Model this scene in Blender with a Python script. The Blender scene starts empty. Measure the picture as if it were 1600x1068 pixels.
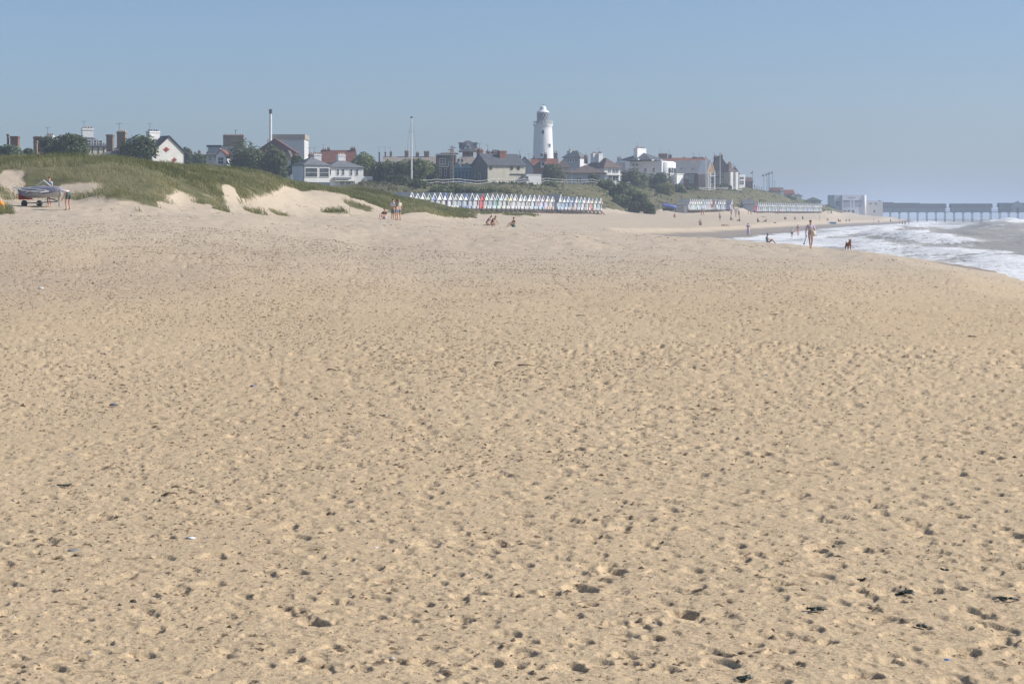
import bpy, bmesh, math, random
import numpy as np
from mathutils import Vector, Matrix, Euler

# ------------------------------------------------------------------ camera, sky, sun, exposure
F = 1600 * 70 / 36.0          # focal length in pixels of the 1600-wide photograph
HY = 340.0                    # row of the horizon
CH = 1.65                     # eye height above the near sand
scene = bpy.context.scene
COL = scene.collection

cam_data = bpy.data.cameras.new('camera')
cam_data.lens = 70.0
cam_data.sensor_width = 36.0
cam_data.shift_y = -(534.0 - HY) / 1600.0
cam_data.clip_start = 0.1
cam_data.clip_end = 40000.0
cam = bpy.data.objects.new('camera', cam_data)
cam.location = (0, 0, CH)
cam.rotation_euler = (math.radians(90), 0, 0)
COL.objects.link(cam)
scene.camera = cam

SUN_EL = math.radians(37.0)
SUN_AZ = math.radians(91.0)      # clockwise from the view direction (+Y)
world = bpy.data.worlds.new('World')
scene.world = world
world.use_nodes = True
wn, wl = world.node_tree.nodes, world.node_tree.links
wn.clear()
w_out = wn.new('ShaderNodeOutputWorld')
w_bg = wn.new('ShaderNodeBackground')
w_sky = wn.new('ShaderNodeTexSky')
w_sky.sky_type = 'NISHITA'
w_sky.sun_disc = False
w_sky.sun_elevation = SUN_EL
w_sky.sun_rotation = SUN_AZ
w_sky.altitude = 0
w_sky.air_density = 0.8
w_sky.dust_density = 1.4
w_sky.ozone_density = 5.2
w_bg.inputs['Strength'].default_value = 0.13
wl.new(w_sky.outputs[0], w_bg.inputs[0])
wl.new(w_bg.outputs[0], w_out.inputs[0])

sun_data = bpy.data.lights.new('sun', 'SUN')
sun_data.energy = 4.95
sun_data.angle = math.radians(0.8)
sun_data.color = (1.0, 0.955, 0.89)
sun = bpy.data.objects.new('sun', sun_data)
sd = Vector((math.cos(SUN_EL) * math.sin(SUN_AZ), math.cos(SUN_EL) * math.cos(SUN_AZ), math.sin(SUN_EL)))
sun.rotation_euler = sd.to_track_quat('Z', 'Y').to_euler()
sun.location = (60, -40, 80)
COL.objects.link(sun)

scene.view_settings.view_transform = 'Standard'
scene.view_settings.look = 'None'
scene.view_settings.exposure = 0.0
scene.view_settings.gamma = 1.0
scene.view_settings.use_curve_mapping = False
scene.render.engine = 'CYCLES'
scene.cycles.max_bounces = 6
scene.cycles.diffuse_bounces = 3
scene.cycles.volume_bounces = 1
scene.cycles.use_denoising = True

# ------------------------------------------------------------------ helpers
rng = np.random.default_rng(7)
random.seed(11)

def px_x(px, d): return (px - 800.0) * d / F
def py_z(py, d): return CH + (HY - py) * d / F

def hash2(ix, iy, seed):
    h = (ix.astype(np.int64) * 374761393 + iy.astype(np.int64) * 668265263 + seed * 2246822519) & 0xFFFFFFFF
    h = ((h ^ (h >> 13)) * 1274126177) & 0xFFFFFFFF
    h = ((h ^ (h >> 16)) * 2654435761) & 0xFFFFFFFF
    return ((h ^ (h >> 15)) & 0xFFFFFF) / float(0xFFFFFF)

def vnoise(x, y, seed=0):
    xi = np.floor(x); yi = np.floor(y)
    fx = x - xi; fy = y - yi
    fx = fx * fx * fx * (fx * (fx * 6 - 15) + 10)
    fy = fy * fy * fy * (fy * (fy * 6 - 15) + 10)
    a = hash2(xi, yi, seed); b = hash2(xi + 1, yi, seed)
    c = hash2(xi, yi + 1, seed); d = hash2(xi + 1, yi + 1, seed)
    return (a + (b - a) * fx) * (1 - fy) + (c + (d - c) * fx) * fy - 0.5

def fbm(x, y, seed=0, octaves=4, gain=0.5):
    s = 0.0; a = 1.0
    for o in range(octaves):
        s = s + a * vnoise(x * 2 ** o + 17.3 * o, y * 2 ** o - 9.1 * o, seed + o)
        a *= gain
    return s

def smooth(e0, e1, x):
    t = np.clip((x - e0) / (e1 - e0), 0, 1)
    return t * t * (3 - 2 * t)

def grid_mesh(name, X, Y, Z, attrs=None):
    r, c = X.shape
    me = bpy.data.meshes.new(name)
    n = r * c
    co = np.empty((n, 3), np.float32)
    co[:, 0] = X.ravel(); co[:, 1] = Y.ravel(); co[:, 2] = Z.ravel()
    idx = np.arange(n, dtype=np.int32).reshape(r, c)
    q = np.stack([idx[:-1, :-1], idx[:-1, 1:], idx[1:, 1:], idx[1:, :-1]], -1).reshape(-1, 4)
    nf = len(q)
    me.vertices.add(n); me.vertices.foreach_set('co', co.ravel())
    me.loops.add(nf * 4); me.loops.foreach_set('vertex_index', q.ravel())
    me.polygons.add(nf)
    me.polygons.foreach_set('loop_start', np.arange(0, nf * 4, 4, dtype=np.int32))
    me.polygons.foreach_set('use_smooth', np.ones(nf, bool))
    for k, v in (attrs or {}).items():
        a = me.attributes.new(k, 'FLOAT', 'POINT')
        a.data.foreach_set('value', v.astype(np.float32).ravel())
    me.update(); me.validate()
    return me

def poly_mesh(name, V, faces_flat, nper, attrs=None, smooth_shade=False):
    """V (n,3), faces_flat (nf*nper) int"""
    me = bpy.data.meshes.new(name)
    V = np.asarray(V, np.float32); faces_flat = np.asarray(faces_flat, np.int32).ravel()
    nf = len(faces_flat) // nper
    me.vertices.add(len(V)); me.vertices.foreach_set('co', V.ravel())
    me.loops.add(len(faces_flat)); me.loops.foreach_set('vertex_index', faces_flat)
    me.polygons.add(nf)
    me.polygons.foreach_set('loop_start', np.arange(0, nf * nper, nper, dtype=np.int32))
    if smooth_shade: me.polygons.foreach_set('use_smooth', np.ones(nf, bool))
    for k, v in (attrs or {}).items():
        v = np.asarray(v, np.float32)
        if v.ndim == 2:
            a = me.attributes.new(k, 'FLOAT_COLOR', 'POINT'); a.data.foreach_set('color', v.ravel())
        else:
            a = me.attributes.new(k, 'FLOAT', 'POINT'); a.data.foreach_set('value', v.ravel())
    me.update()
    return me

def tag(o, label=None, cat=None, group=None, kind=None):
    if label: o['label'] = label
    if cat: o['category'] = cat
    if group: o['group'] = group
    if kind: o['kind'] = kind
    return o

def link(name, me, mat=None, parent=None):
    o = bpy.data.objects.new(name, me)
    COL.objects.link(o)
    if mat is not None and me is not None and len(me.materials) == 0: me.materials.append(mat)
    if parent is not None: o.parent = parent
    return o

def empty(name, loc=(0, 0, 0), rz=0.0):
    o = bpy.data.objects.new(name, None)
    o.empty_display_size = 0.3
    o.location = loc; o.rotation_euler = (0, 0, rz)
    COL.objects.link(o)
    return o

# ------------------------------------------------------------------ materials
class NT:
    def __init__(s, name):
        s.m = bpy.data.materials.new(name); s.m.use_nodes = True
        s.t = s.m.node_tree; s.n = s.t.nodes; s.n.clear()
        s.out = s.n.new('ShaderNodeOutputMaterial')
    def new(s, t, **kw):
        nd = s.n.new('ShaderNode' + t)
        for k, v in kw.items():
            if k in nd.inputs and not hasattr(nd, k): nd.inputs[k].default_value = v
            else: setattr(nd, k, v)
        return nd
    def link(s, a, b): s.t.links.new(a, b)
    def noise(s, vec, scale, detail=3, rough=0.55):
        nd = s.new('TexNoise'); nd.inputs['Scale'].default_value = scale
        nd.inputs['Detail'].default_value = detail; nd.inputs['Roughness'].default_value = rough
        if vec is not None: s.link(vec, nd.inputs['Vector'])
        return nd.outputs['Fac']
    def ramp(s, fac, stops):
        r = s.new('ValToRGB'); e = r.color_ramp.elements
        while len(e) < len(stops): e.new(0.5)
        for i, (p, c) in enumerate(stops):
            e[i].position = p
            e[i].color = (c, c, c, 1) if not hasattr(c, '__len__') else (*c[:3], 1)
        s.link(fac, r.inputs[0]); return r.outputs[0]
    def mix(s, fac, a, b, mode='MIX'):
        nd = s.new('Mix', data_type='RGBA', blend_type=mode)
        for sock, v in ((nd.inputs[0], fac), (nd.inputs[6], a), (nd.inputs[7], b)):
            if hasattr(v, 'is_linked') or hasattr(v, 'node'): s.link(v, sock)
            elif hasattr(v, '__len__'): sock.default_value = (*v[:3], 1)
            else: sock.default_value = v
        return nd.outputs[2]
    def math(s, op, a, b=0.0, c=None):
        nd = s.new('Math', operation=op)
        for i, v in enumerate((a, b, c)):
            if v is None: continue
            if hasattr(v, 'node'): s.link(v, nd.inputs[i])
            else: nd.inputs[i].default_value = v
        return nd.outputs[0]
    def attr(s, name, out='Fac'):
        nd = s.new('Attribute'); nd.attribute_name = name; return nd.outputs[out]
    def coord(s, out='Object'): return s.new('TexCoord').outputs[out]
    def mapping(s, vec, scale):
        nd = s.new('Mapping'); nd.inputs['Scale'].default_value = scale; s.link(vec, nd.inputs['Vector']); return nd.outputs[0]
    def bump(s, h, dist, strength=1.0):
        nd = s.new('Bump'); nd.inputs['Distance'].default_value = dist; nd.inputs['Strength'].default_value = strength
        s.link(h, nd.inputs['Height']); return nd.outputs[0]
    def bsdf(s, color, rough=0.8, normal=None, spec=0.3, **kw):
        b = s.new('BsdfPrincipled')
        b.inputs['Specular IOR Level'].default_value = spec
        for k, v in kw.items(): b.inputs[k].default_value = v
        for sock, v in ((b.inputs['Base Color'], color), (b.inputs['Roughness'], rough)):
            if hasattr(v, 'node'): s.link(v, sock)
            elif hasattr(v, '__len__'): sock.default_value = (*v[:3], 1)
            else: sock.default_value = v
        if normal is not None: s.link(normal, b.inputs['Normal'])
        s.link(b.outputs[0], s.out.inputs[0]); return b

_plain = {}
def plain(color, rough=0.75, var=0.18, scale=1.2, spec=0.25, metal=0.0):
    """weathered paint / render / cloth: base colour with soft blotches and fine grain"""
    key = (tuple(round(c, 3) for c in color), rough, var, scale, spec, metal)
    if key in _plain: return _plain[key]
    t = NT('surface_%d' % len(_plain))
    co = t.coord('Object')
    n1 = t.noise(co, scale, 5, 0.6)
    n2 = t.noise(co, scale * 9, 3, 0.6)
    f = t.math('MULTIPLY_ADD', n2, 0.4, t.math('MULTIPLY', n1, 0.6))
    dark = tuple(c * (1 - var * 1.6) for c in color); lite = tuple(min(1, c * (1 + var)) for c in color)
    colr = t.ramp(f, [(0.3, dark), (0.7, lite)])
    t.bsdf(colr, rough, spec=spec, Metallic=metal)
    _plain[key] = t.m
    return t.m

def tiled_roof(name, color, course=0.3):
    t = NT(name)
    co = t.coord('Object')
    w = t.new('TexWave', wave_type='BANDS', bands_direction='Z', wave_profile='SAW')
    w.inputs['Scale'].default_value = 1.0 / course / 6.283 * 3.1; w.inputs['Distortion'].default_value = 0.6
    w.inputs['Detail'].default_value = 2
    t.link(co, w.inputs['Vector'])
    n1 = t.noise(co, 0.8, 5, 0.6); n2 = t.noise(co, 5.0, 3)
    f = t.math('MULTIPLY_ADD', n2, 0.5, t.math('MULTIPLY', n1, 0.5))
    c1 = t.ramp(f, [(0.3, tuple(c * 0.65 for c in color)), (0.7, tuple(c * 1.3 for c in color))])
    t.bsdf(c1, 0.8, t.bump(w.outputs['Fac'], 0.04), spec=0.2)
    return t.m

def brick_mat(name, color, mortar=(0.42, 0.38, 0.33)):
    t = NT(name)
    co = t.coord('Object')
    n = t.noise(co, 0.7, 5, 0.6); n2 = t.noise(co, 7.0, 2)
    f = t.math('MULTIPLY_ADD', n2, 0.5, t.math('MULTIPLY', n, 0.5))
    c = t.ramp(f, [(0.3, tuple(c * 0.6 for c in color)), (0.72, tuple(c * 1.35 for c in color))])
    c2 = t.mix(t.ramp(t.noise(co, 11.0, 1), [(0.52, 0.0), (0.7, 0.5)]), c, mortar)
    t.bsdf(c2, 0.9, spec=0.15)
    return t.m

# sand ------------------------------------------------------------
def make_sand():
    t = NT('sand')
    geo = t.new('NewGeometry').outputs['Position']
    sx = t.new('SeparateXYZ'); t.link(geo, sx.inputs[0])
    big = t.noise(t.mapping(geo, (0.12, 0.05, 0.1)), 1.0, 4, 0.6)
    mid = t.noise(geo, 1.6, 4, 0.6)
    fine = t.noise(geo, 38.0, 3, 0.7)
    grain = t.noise(geo, 230.0, 2, 0.7)
    c = t.ramp(big, [(0.32, (0.575, 0.432, 0.262)), (0.68, (0.635, 0.492, 0.312))])
    c = t.mix(t.ramp(mid, [(0.35, 0.0), (0.7, 0.45)]), c, (0.595, 0.448, 0.272))
    c = t.mix(t.ramp(fine, [(0.38, 0.55), (0.54, 0.0)]), c, (0.34, 0.245, 0.155))
    bits = t.noise(geo, 7.5, 4, 0.7)
    c = t.mix(t.ramp(bits, [(0.32, 0.8), (0.42, 0.0)]), c, (0.23, 0.165, 0.105))  # dark specks: weed debris, plus the shade of dents painted into the colour
    c = t.mix(t.ramp(grain, [(0.36, 0.5), (0.46, 0.0)]), c, (0.22, 0.16, 0.11))
    c = t.mix(t.ramp(grain, [(0.62, 0.0), (0.75, 0.5)]), c, (0.72, 0.62, 0.48))
    # drier, greyer and finer sand on the upper beach and the dunes
    up = t.ramp(mid, [(0.3, (0.46, 0.383, 0.287)), (0.7, (0.525, 0.445, 0.342))])
    c = t.mix(t.math('MULTIPLY', t.attr('upper'), .85), c, up)
    # grey shingle mixed into the sand
    sh = t.math('MULTIPLY', t.attr('shingle'), .9)
    pebn = t.new('TexVoronoi'); pebn.inputs['Scale'].default_value = 26.0; t.link(geo, pebn.inputs['Vector'])
    sepc = t.new('SeparateColor'); t.link(pebn.outputs['Color'], sepc.inputs[0])
    pc = t.ramp(sepc.outputs[0], [(0.0, (0.19, 0.145, 0.105)), (0.5, (0.36, 0.28, 0.205)), (1.0, (0.56, 0.455, 0.345))])
    pm = t.math('GREATER_THAN', t.math('ADD', sh, t.math('MULTIPLY', sepc.outputs[1], 0.8)), 1.0)
    c = t.mix(t.math('MULTIPLY', pm, 0.85), c, pc)
    # dune grass litter / turf
    g = t.attr('grass')
    gcol = t.ramp(t.noise(geo, 0.45, 4, 0.65), [(0.3, (0.085, 0.088, 0.036)), (0.5, (0.125, 0.118, 0.055)), (0.72, (0.20, 0.17, 0.09))])
    c = t.mix(t.ramp(t.math('ADD', g, t.math('MULTIPLY', t.math('SUBTRACT', t.noise(geo, 1.3, 3), 0.5), 0.6)), [(0.30, 0.0), (0.75, 1.0)]), c, gcol)
    # wet strand
    wet = t.attr('wet')
    c = t.mix(t.math('MULTIPLY', wet, 0.65), c, (0.20, 0.155, 0.105))
    rough = t.math('MULTIPLY_ADD', wet, -0.5, 0.92)
    bh = t.math('MULTIPLY_ADD', fine, 1.0, t.math('MULTIPLY', grain, 0.25))
    nb = t.bump(bh, 0.012, 0.8)
    t.bsdf(c, rough, nb, spec=0.2)
    return t.m
SAND = make_sand()

# ------------------------------------------------------------------ the lie of the land
# shoreline: x of the berm edge for a given distance
XS_D = np.array([-60, 0, 30, 54, 67, 94, 117, 131, 151, 174, 213, 235, 260, 350, 443, 600, 800, 1100, 1350, 1700, 3000])
XS_X = np.array([8.5, 10, 12, 14.2, 16.2, 19.4, 19.9, 20.0, 19.6, 19.5, 20.5, 25, 33, 51, 70, 106, 156, 222, 275, 300, 120])
def xs(d): return np.interp(d, XS_D, XS_X)

# land profiles along sight lines: column -> [(distance, row)] rows give heights; 'z' entries give them directly
def zz(d, z): return (d, HY - (z - CH) * F / d)
COLS = {
 -900: [zz(40, .5), zz(70, 2), zz(100, 3), zz(130, 6), zz(300, 6), zz(900, 8)],
 -300: [zz(40, .4), zz(65, 1.1), zz(92, 1.9), (105, 325), (118, 285), (132, 248), (160, 251), zz(260, 5.5), zz(900, 8)],
 0:   [zz(30, .1), zz(50, .5), zz(75, 1.2), (94, 338), (104, 330), (116, 317), (124, 303), (132, 272), (142, 250), (165, 254), zz(260, 5.5), zz(900, 8)],
 60:  [zz(30, .1), zz(50, .5), zz(75, 1.15), (94, 339), (106, 330), (118, 316), (126, 302), (133, 272), (143, 250), (168, 254), zz(260, 5.5), zz(900, 8)],
 110: [zz(30, .1), zz(50, .45), zz(75, 1.1), (94, 340), (106, 330), (117, 318), (124, 303), (134, 268), (145, 250), (170, 254), zz(260, 5.5), zz(900, 8)],
 150: [zz(30, .08), zz(50, .4), zz(75, 1.05), (95, 340), (106, 332), (114, 321), (122, 302), (134, 270), (146, 252), (172, 256), zz(260, 5.5), zz(900, 8)],
 190: [zz(30, .08), zz(50, .4), zz(75, 1.0), (96, 341), (106, 335), (113, 325), (121, 304), (134, 274), (147, 254), (175, 258), zz(260, 5.5), zz(900, 8)],
 240: [zz(30, .07), zz(50, .36), zz(75, .95), (98, 341), (108, 336), (115, 327), (124, 308), (136, 278), (150, 257), (178, 260), zz(260, 5.3), zz(900, 8)],
 285: [zz(30, .06), zz(50, .33), zz(80, 1.0), (102, 341), (118, 331), (130, 321), (136, 306), (143, 282), (156, 261), (184, 264), zz(270, 5.3), zz(900, 8)],
 330: [zz(30, .05), zz(50, .3), zz(80, .95), (104, 342), (124, 332), (134, 321), (141, 306), (148, 282), (160, 263), (188, 267), zz(280, 5.2), zz(900, 8)],
 370: [zz(30, .04), zz(50, .25), zz(80, .85), (106, 343), (130, 334), (142, 322), (149, 303), (156, 281), (168, 266), (195, 270), zz(290, 5.2), zz(900, 9)],
 410: [zz(30, .03), zz(50, .2), zz(80, .75), (110, 344), (136, 336), (148, 323), (157, 306), (165, 285), (178, 271), (205, 276), zz(300, 5.0), zz(900, 9)],
 440: [zz(30, .02), zz(50, .18), zz(80, .7), (115, 345), (142, 339), (156, 326), (168, 303), (178, 285), (190, 282), (215, 288), zz(300, 4.8), zz(395, 6), zz(430, 8), zz(900, 10)],
 475: [zz(30, 0), zz(50, .15), zz(80, .6), (120, 346), (150, 340), (163, 328), (174, 310), (186, 302), (202, 293), (230, 293), zz(300, 4.6), zz(395, 6), zz(430, 8), zz(900, 10)],
 520: [zz(30, 0), zz(50, .1), zz(80, .5), (120, 348), (150, 342), (170, 333), (183, 314), (197, 303), (222, 295), (255, 298), zz(300, 4.2), zz(385, 5), zz(420, 8.4), zz(900, 10)],
 570: [zz(30, 0), zz(60, .1), zz(90, .4), (120, 350), (150, 343), (175, 336), (195, 318), (215, 307), (248, 300), (280, 303), zz(315, 3.5), zz(372, 4), zz(405, 8.6), zz(900, 10)],
 620: [zz(30, 0), zz(60, .05), zz(90, .3), (120, 352), (150, 346), (176, 341), (190, 333), (218, 320), (252, 312), (285, 312), zz(318, 2.9), zz(345, 3), zz(400, 8.0), zz(440, 8.6), zz(900, 10.5)],
 660: [zz(30, 0), zz(60, 0), zz(90, .25), (120, 354), (150, 349), (182, 343), (200, 330), (222, 326), (262, 319), (292, 318), zz(325, 2.7), zz(350, 3), zz(410, 8.2), zz(450, 8.9), zz(900, 10.5)],
 700: [zz(30, 0), zz(60, 0), zz(90, .2), (120, 357), (150, 353), (190, 345), (212, 339), (240, 331), (268, 325), (296, 327), zz(335, 2.6), zz(360, 3), zz(420, 8.4), zz(455, 9.2), zz(900, 10.5)],
 740: [zz(30, 0), zz(60, 0), zz(90, .1), (120, 360), (150, 356), (200, 347), (250, 341), (278, 336), (300, 333), (325, 334), zz(350, 2.6), zz(372, 3), zz(430, 8.8), zz(465, 9.5), zz(900, 10.5)],
 780: [zz(30, 0), zz(60, 0), zz(90, .05), (120, 362), (150, 359), (200, 350), (265, 342), (298, 335), (315, 331), (335, 333), zz(360, 2.5), zz(385, 3), zz(442, 9.2), zz(475, 9.7), zz(900, 10.5)],
 820: [zz(30, 0), zz(60, 0), zz(90, 0), (120, 364), (150, 361), (200, 352), (270, 343), (305, 336), (322, 331), (342, 334), zz(372, 2.5), zz(396, 3), zz(455, 9.4), zz(490, 9.9), zz(900, 10.5)],
 860: [zz(30, 0), zz(60, 0), zz(90, 0), (120, 366), (150, 363), (200, 354), (280, 344), (335, 338), (380, 336), zz(408, 2.9), zz(466, 9.6), zz(500, 10.1), zz(900, 10.8)],
 900: [zz(30, 0), zz(60, 0), zz(90, -.02), (120, 368), (150, 364), (200, 356), (280, 346), (350, 339.5), (400, 336), zz(422, 2.9), zz(478, 9.6), zz(510, 10.1), zz(900, 10.8)],
 940: [zz(30, 0), zz(60, 0), zz(90, -.04), (130, 368), (160, 364), (210, 356), (290, 347), (360, 340), (425, 335.5), zz(440, 2.9), zz(490, 9.6), zz(520, 10.2), zz(900, 10.8)],
 980: [zz(30, 0), zz(60, 0), zz(90, -.05), (130, 369), (160, 366), (210, 358), (300, 348), (380, 340), (452, 335), (480, 325), (535, 294), (570, 287), zz(900, 11)],
 1020:[zz(30, 0), zz(60, 0), zz(90, -.05), (130, 370), (160, 367), (210, 360), (310, 349), (400, 340), (470, 334), (505, 322), (560, 300), (600, 292), zz(900, 11)],
 1056:[zz(30, 0), zz(60, 0), zz(90, -.07), (130, 371), (160, 369), (210, 362), (320, 349), (420, 340), (480, 335), (495, 332), (512, 331), (550, 312), (620, 296), zz(900, 11.5)],
 1100:[zz(30, 0), zz(60, 0), zz(90, -.08), (130, 373), (160, 371), (215, 364), (330, 349), (440, 340), (490, 336), (518, 331.5), (532, 330), (620, 298), (650, 296), zz(900, 11.5)],
 1143:[zz(30, 0), zz(60, 0), zz(90, -.1), (130, 376), (165, 373), (220, 366), (340, 351), (450, 341), (510, 336), (552, 331), (568, 329), (650, 296), (690, 294), zz(900, 11.5)],
 1175:[zz(30, 0), zz(60, 0), zz(90, -.1), (130, 379), (165, 377), (230, 366), (350, 351), (460, 343), (530, 338), (592, 333), (612, 331), (680, 294), (715, 293), zz(900, 11.5)],
 1210:[zz(30, 0), zz(60, 0), zz(90, -.12), (130, 381), (240, 367), (360, 352), (480, 344), (550, 339), (626, 333.5), (645, 331), (735, 301), (755, 300), (950, 302), zz(1200, 8)],
 1245:[zz(30, 0), zz(60, 0), zz(90, -.14), (130, 383), (260, 366), (380, 352), (500, 345), (580, 339.5), (660, 333.5), (680, 331), (790, 311), (830, 309), zz(1000, 9), zz(1200, 6)],
 1285:[zz(30, 0), zz(60, 0), zz(90, -.16), (130, 385), (300, 362), (400, 352), (520, 346), (610, 341), (698, 333.8), (718, 332), (820, 320), (900, 318), zz(1100, 6), zz(1400, 3)],
 1315:[zz(30, 0), zz(60, 0), zz(90, -.18), (130, 386), (400, 352), (600, 346), (760, 340), (900, 334), (960, 331), (1050, 328), zz(1200, 3), zz(1500, 1.5)],
 1350:[zz(30, 0), zz(60, 0), zz(120, -.2), (400, 353), (640, 348), (800, 342), (950, 338.5), (1100, 336), zz(1300, 2.2), zz(1600, 1)],
 1400:[zz(30, 0), zz(60, 0), zz(120, -.2), (800, 347), (1000, 342), (1200, 339), zz(1400, 1), zz(1700, .5)],
 1500:[zz(30, 0), zz(60, 0), zz(120, -.2), zz(1400, .5), zz(1800, .5)],
 1600:[zz(30, 0), zz(60, 0), zz(120, -.2), zz(1400, .5), zz(1800, .5)],
 2600:[zz(30, 0), zz(60, 0), zz(120, -.2), zz(1400, .5), zz(1800, .5)],
}
_cp = np.array(sorted(COLS))
_dg = np.concatenate([np.arange(0, 450, 1.0), np.arange(450, 1000, 3.0), np.arange(1000, 3200, 20.0)])
_tab = []
for k in _cp:
    kn = COLS[int(k)]
    dd = np.array([a for a, b in kn]); z = np.array([py_z(b, a) for a, b in kn])
    _tab.append(np.interp(_dg, np.concatenate([[0], dd]), np.concatenate([[z[0]], z])))
_pg = np.arange(-900, 2601, 6.0)
_tabn = np.array(_tab)
_TAB = np.empty((len(_pg), len(_dg)))
for j in range(len(_dg)): _TAB[:, j] = np.interp(_pg, _cp, _tabn[:, j])
_k = np.exp(-np.linspace(-2, 2, 7) ** 2); _k /= _k.sum()
_TAB = np.apply_along_axis(lambda v: np.convolve(np.pad(v, 3, 'edge'), _k, 'valid'), 0, _TAB)

def land(x, d):
    """smooth height of the land at (x, distance)"""
    x = np.asarray(x, float); d = np.asarray(d, float)
    dc = np.clip(d, 0.5, 3150)
    px = np.clip(800 + x * F / dc, -899, 2599)
    fi = (px + 900) / 6.0; i = np.clip(fi.astype(int), 0, len(_pg) - 2); fi = fi - i
    j = np.clip(np.searchsorted(_dg, dc) - 1, 0, len(_dg) - 2)
    fj = (dc - _dg[j]) / (_dg[j + 1] - _dg[j])
    z = ((_TAB[i, j] * (1 - fi) + _TAB[i + 1, j] * fi) * (1 - fj) + (_TAB[i, j + 1] * (1 - fi) + _TAB[i + 1, j + 1] * fi) * fj)
    nearw = smooth(25, 60, d)
    z = z * nearw + (1 - nearw) * np.where(x < -4, np.clip((-4 - x) * 0.03, 0, 2), 0.0)
    s = xs(d) - x + 1.2 * vnoise(d * 0.06, x * 0, 5) + 0.5 * vnoise(d * 0.25, x * 0, 6)
    near = np.interp(s, [-60, -12, -4, 0, 1.5, 4, 9, 22, 40], [-4, -2.0, -1.0, -.38, -.17, -.1, .1, 3, 9])
    far = np.interp(s, [-60, -12, 0, 4, 8, 12, 17, 24, 34], [-4, -2.0, -1.0, -.65, 0.0, 1.2, 3.0, 5.0, 14])
    w = smooth(176, 240, d)
    return np.minimum(z, near * (1 - w) + far * w)

# where marram grass starts on each sight line, and bare blow-outs
GS_P = np.array([-900, -300, 0, 60, 110, 150, 190, 225, 245, 262, 300, 330, 352, 372, 400, 430, 450, 470, 500, 540, 575, 600, 625, 650, 680, 715, 730, 770, 2000])
GS_D = np.array([100, 112, 122, 124, 122, 119, 113, 110, 112, 131, 134, 138, 141, 146, 152, 165, 178, 190, 204, 203, 197, 190, 186, 200, 209, 214, 232, 420, 2000])
def grass_mask(x, d):
    x = np.asarray(x, float); d = np.asarray(d, float)
    px = 800 + x * F / np.maximum(d, 1)
    n = fbm(x * 0.30, d * 0.20, 31, 4, .6)
    g0 = np.interp(px + n * 34, GS_P, GS_D)
    m = smooth(-5, 6, d - g0 + n * 17)
    # clumps standing out in front of the dune
    for cx, cd, rx, rd in ((2, 101, 24, 5.5), (404, 139, 22, 2.6), (437, 146, 17, 2.6), (527, 166, 22, 2.2), (462, 188, 9, 3), (345, 133, 14, 2.2), (802, 303, 17, 7), (820, 300, 15, 9), (752, 304, 13, 6), (774, 308, 10, 5), (838, 312, 10, 4), (250, 126, 10, 3), (560, 186, 20, 4), (760, 292, 8, 3)):
        q = ((px - cx) / rx) ** 2 + ((d - cd) / rd) ** 2
        m = np.maximum(m, smooth(1.5, .25, q + 1.6 * n))
    # sandy gaps
    for cx, cd, rx, rd in ((492, 184, 22, 8), (360, 147, 14, 5), (700, 280, 26, 10), (755, 306, 16, 12), (640, 205, 12, 6), (20, 130, 22, 4), (860, 330, 20, 25)):
        q = ((px - cx) / rx) ** 2 + ((d - cd) / rd) ** 2
        m = m * smooth(.5, 1.3, q + 1.2 * n)
    m = np.where(px > 862, 0, m)
    # the cliff and the town green above it
    cf = np.interp(px, [560, 640, 700, 800, 900, 940, 980, 1020, 1056, 1100, 1143, 1175, 1210, 1245, 1285, 1315, 1340, 1400], [330, 345, 356, 386, 424, 443, 460, 482, 516, 536, 571, 616, 649, 684, 722, 900, 1150, 5000])
    return np.maximum(m, smooth(-2, 4, d - cf + n * 10))

def dune_noise(x, d, g):
    return g * smooth(85, 110, d) * (0.55 * vnoise(x * .16, d * .11, 41) + 0.30 * vnoise(x * .5, d * .35, 42))
# ------------------------------------------------------------------ ground: near beach with real footprints
def outer(core, lim, n):
    a = np.linspace(0, 1, n + 1)[1:]
    ext = core[-1] + (lim - core[-1]) * a ** 2.2
    ext2 = core[0] - (lim + core[0]) * a ** 2.2
    return np.concatenate([ext2[::-1], core, ext])

def wet_of(x, d, z): return smooth(0, -0.28, z + 0.12 * vnoise(x * .2, d * .1, 77) - np.where(d > 186, -.05, -.32)) * smooth(60, 90, d)

def upper_of(x, d): return smooth(22, 95, d + 14 * vnoise(x * .09, d * .05, 55))

def shingle_of(x, d):
    px = 800 + x * F / np.maximum(d, 1)
    # a grey shingle strip slanting across the upper beach
    c = np.interp(px, [-300, 0, 250, 500, 800, 1100], [40, 44, 50, 66, 105, 140])
    w = np.interp(px, [-300, 0, 300, 600, 900], [13, 15, 17, 24, 34])
    m = np.exp(-((d - c) / w) ** 2) * np.interp(px, [-300, 350, 650, 900], [.62, .55, .42, .12])
    return np.clip(m + .26 * fbm(x * .35, d * .12, 51, 3) * smooth(1000, 300, px) + .06 + .16 * smooth(45, 110, d) * smooth(1150, 700, px), 0, .9)

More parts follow.
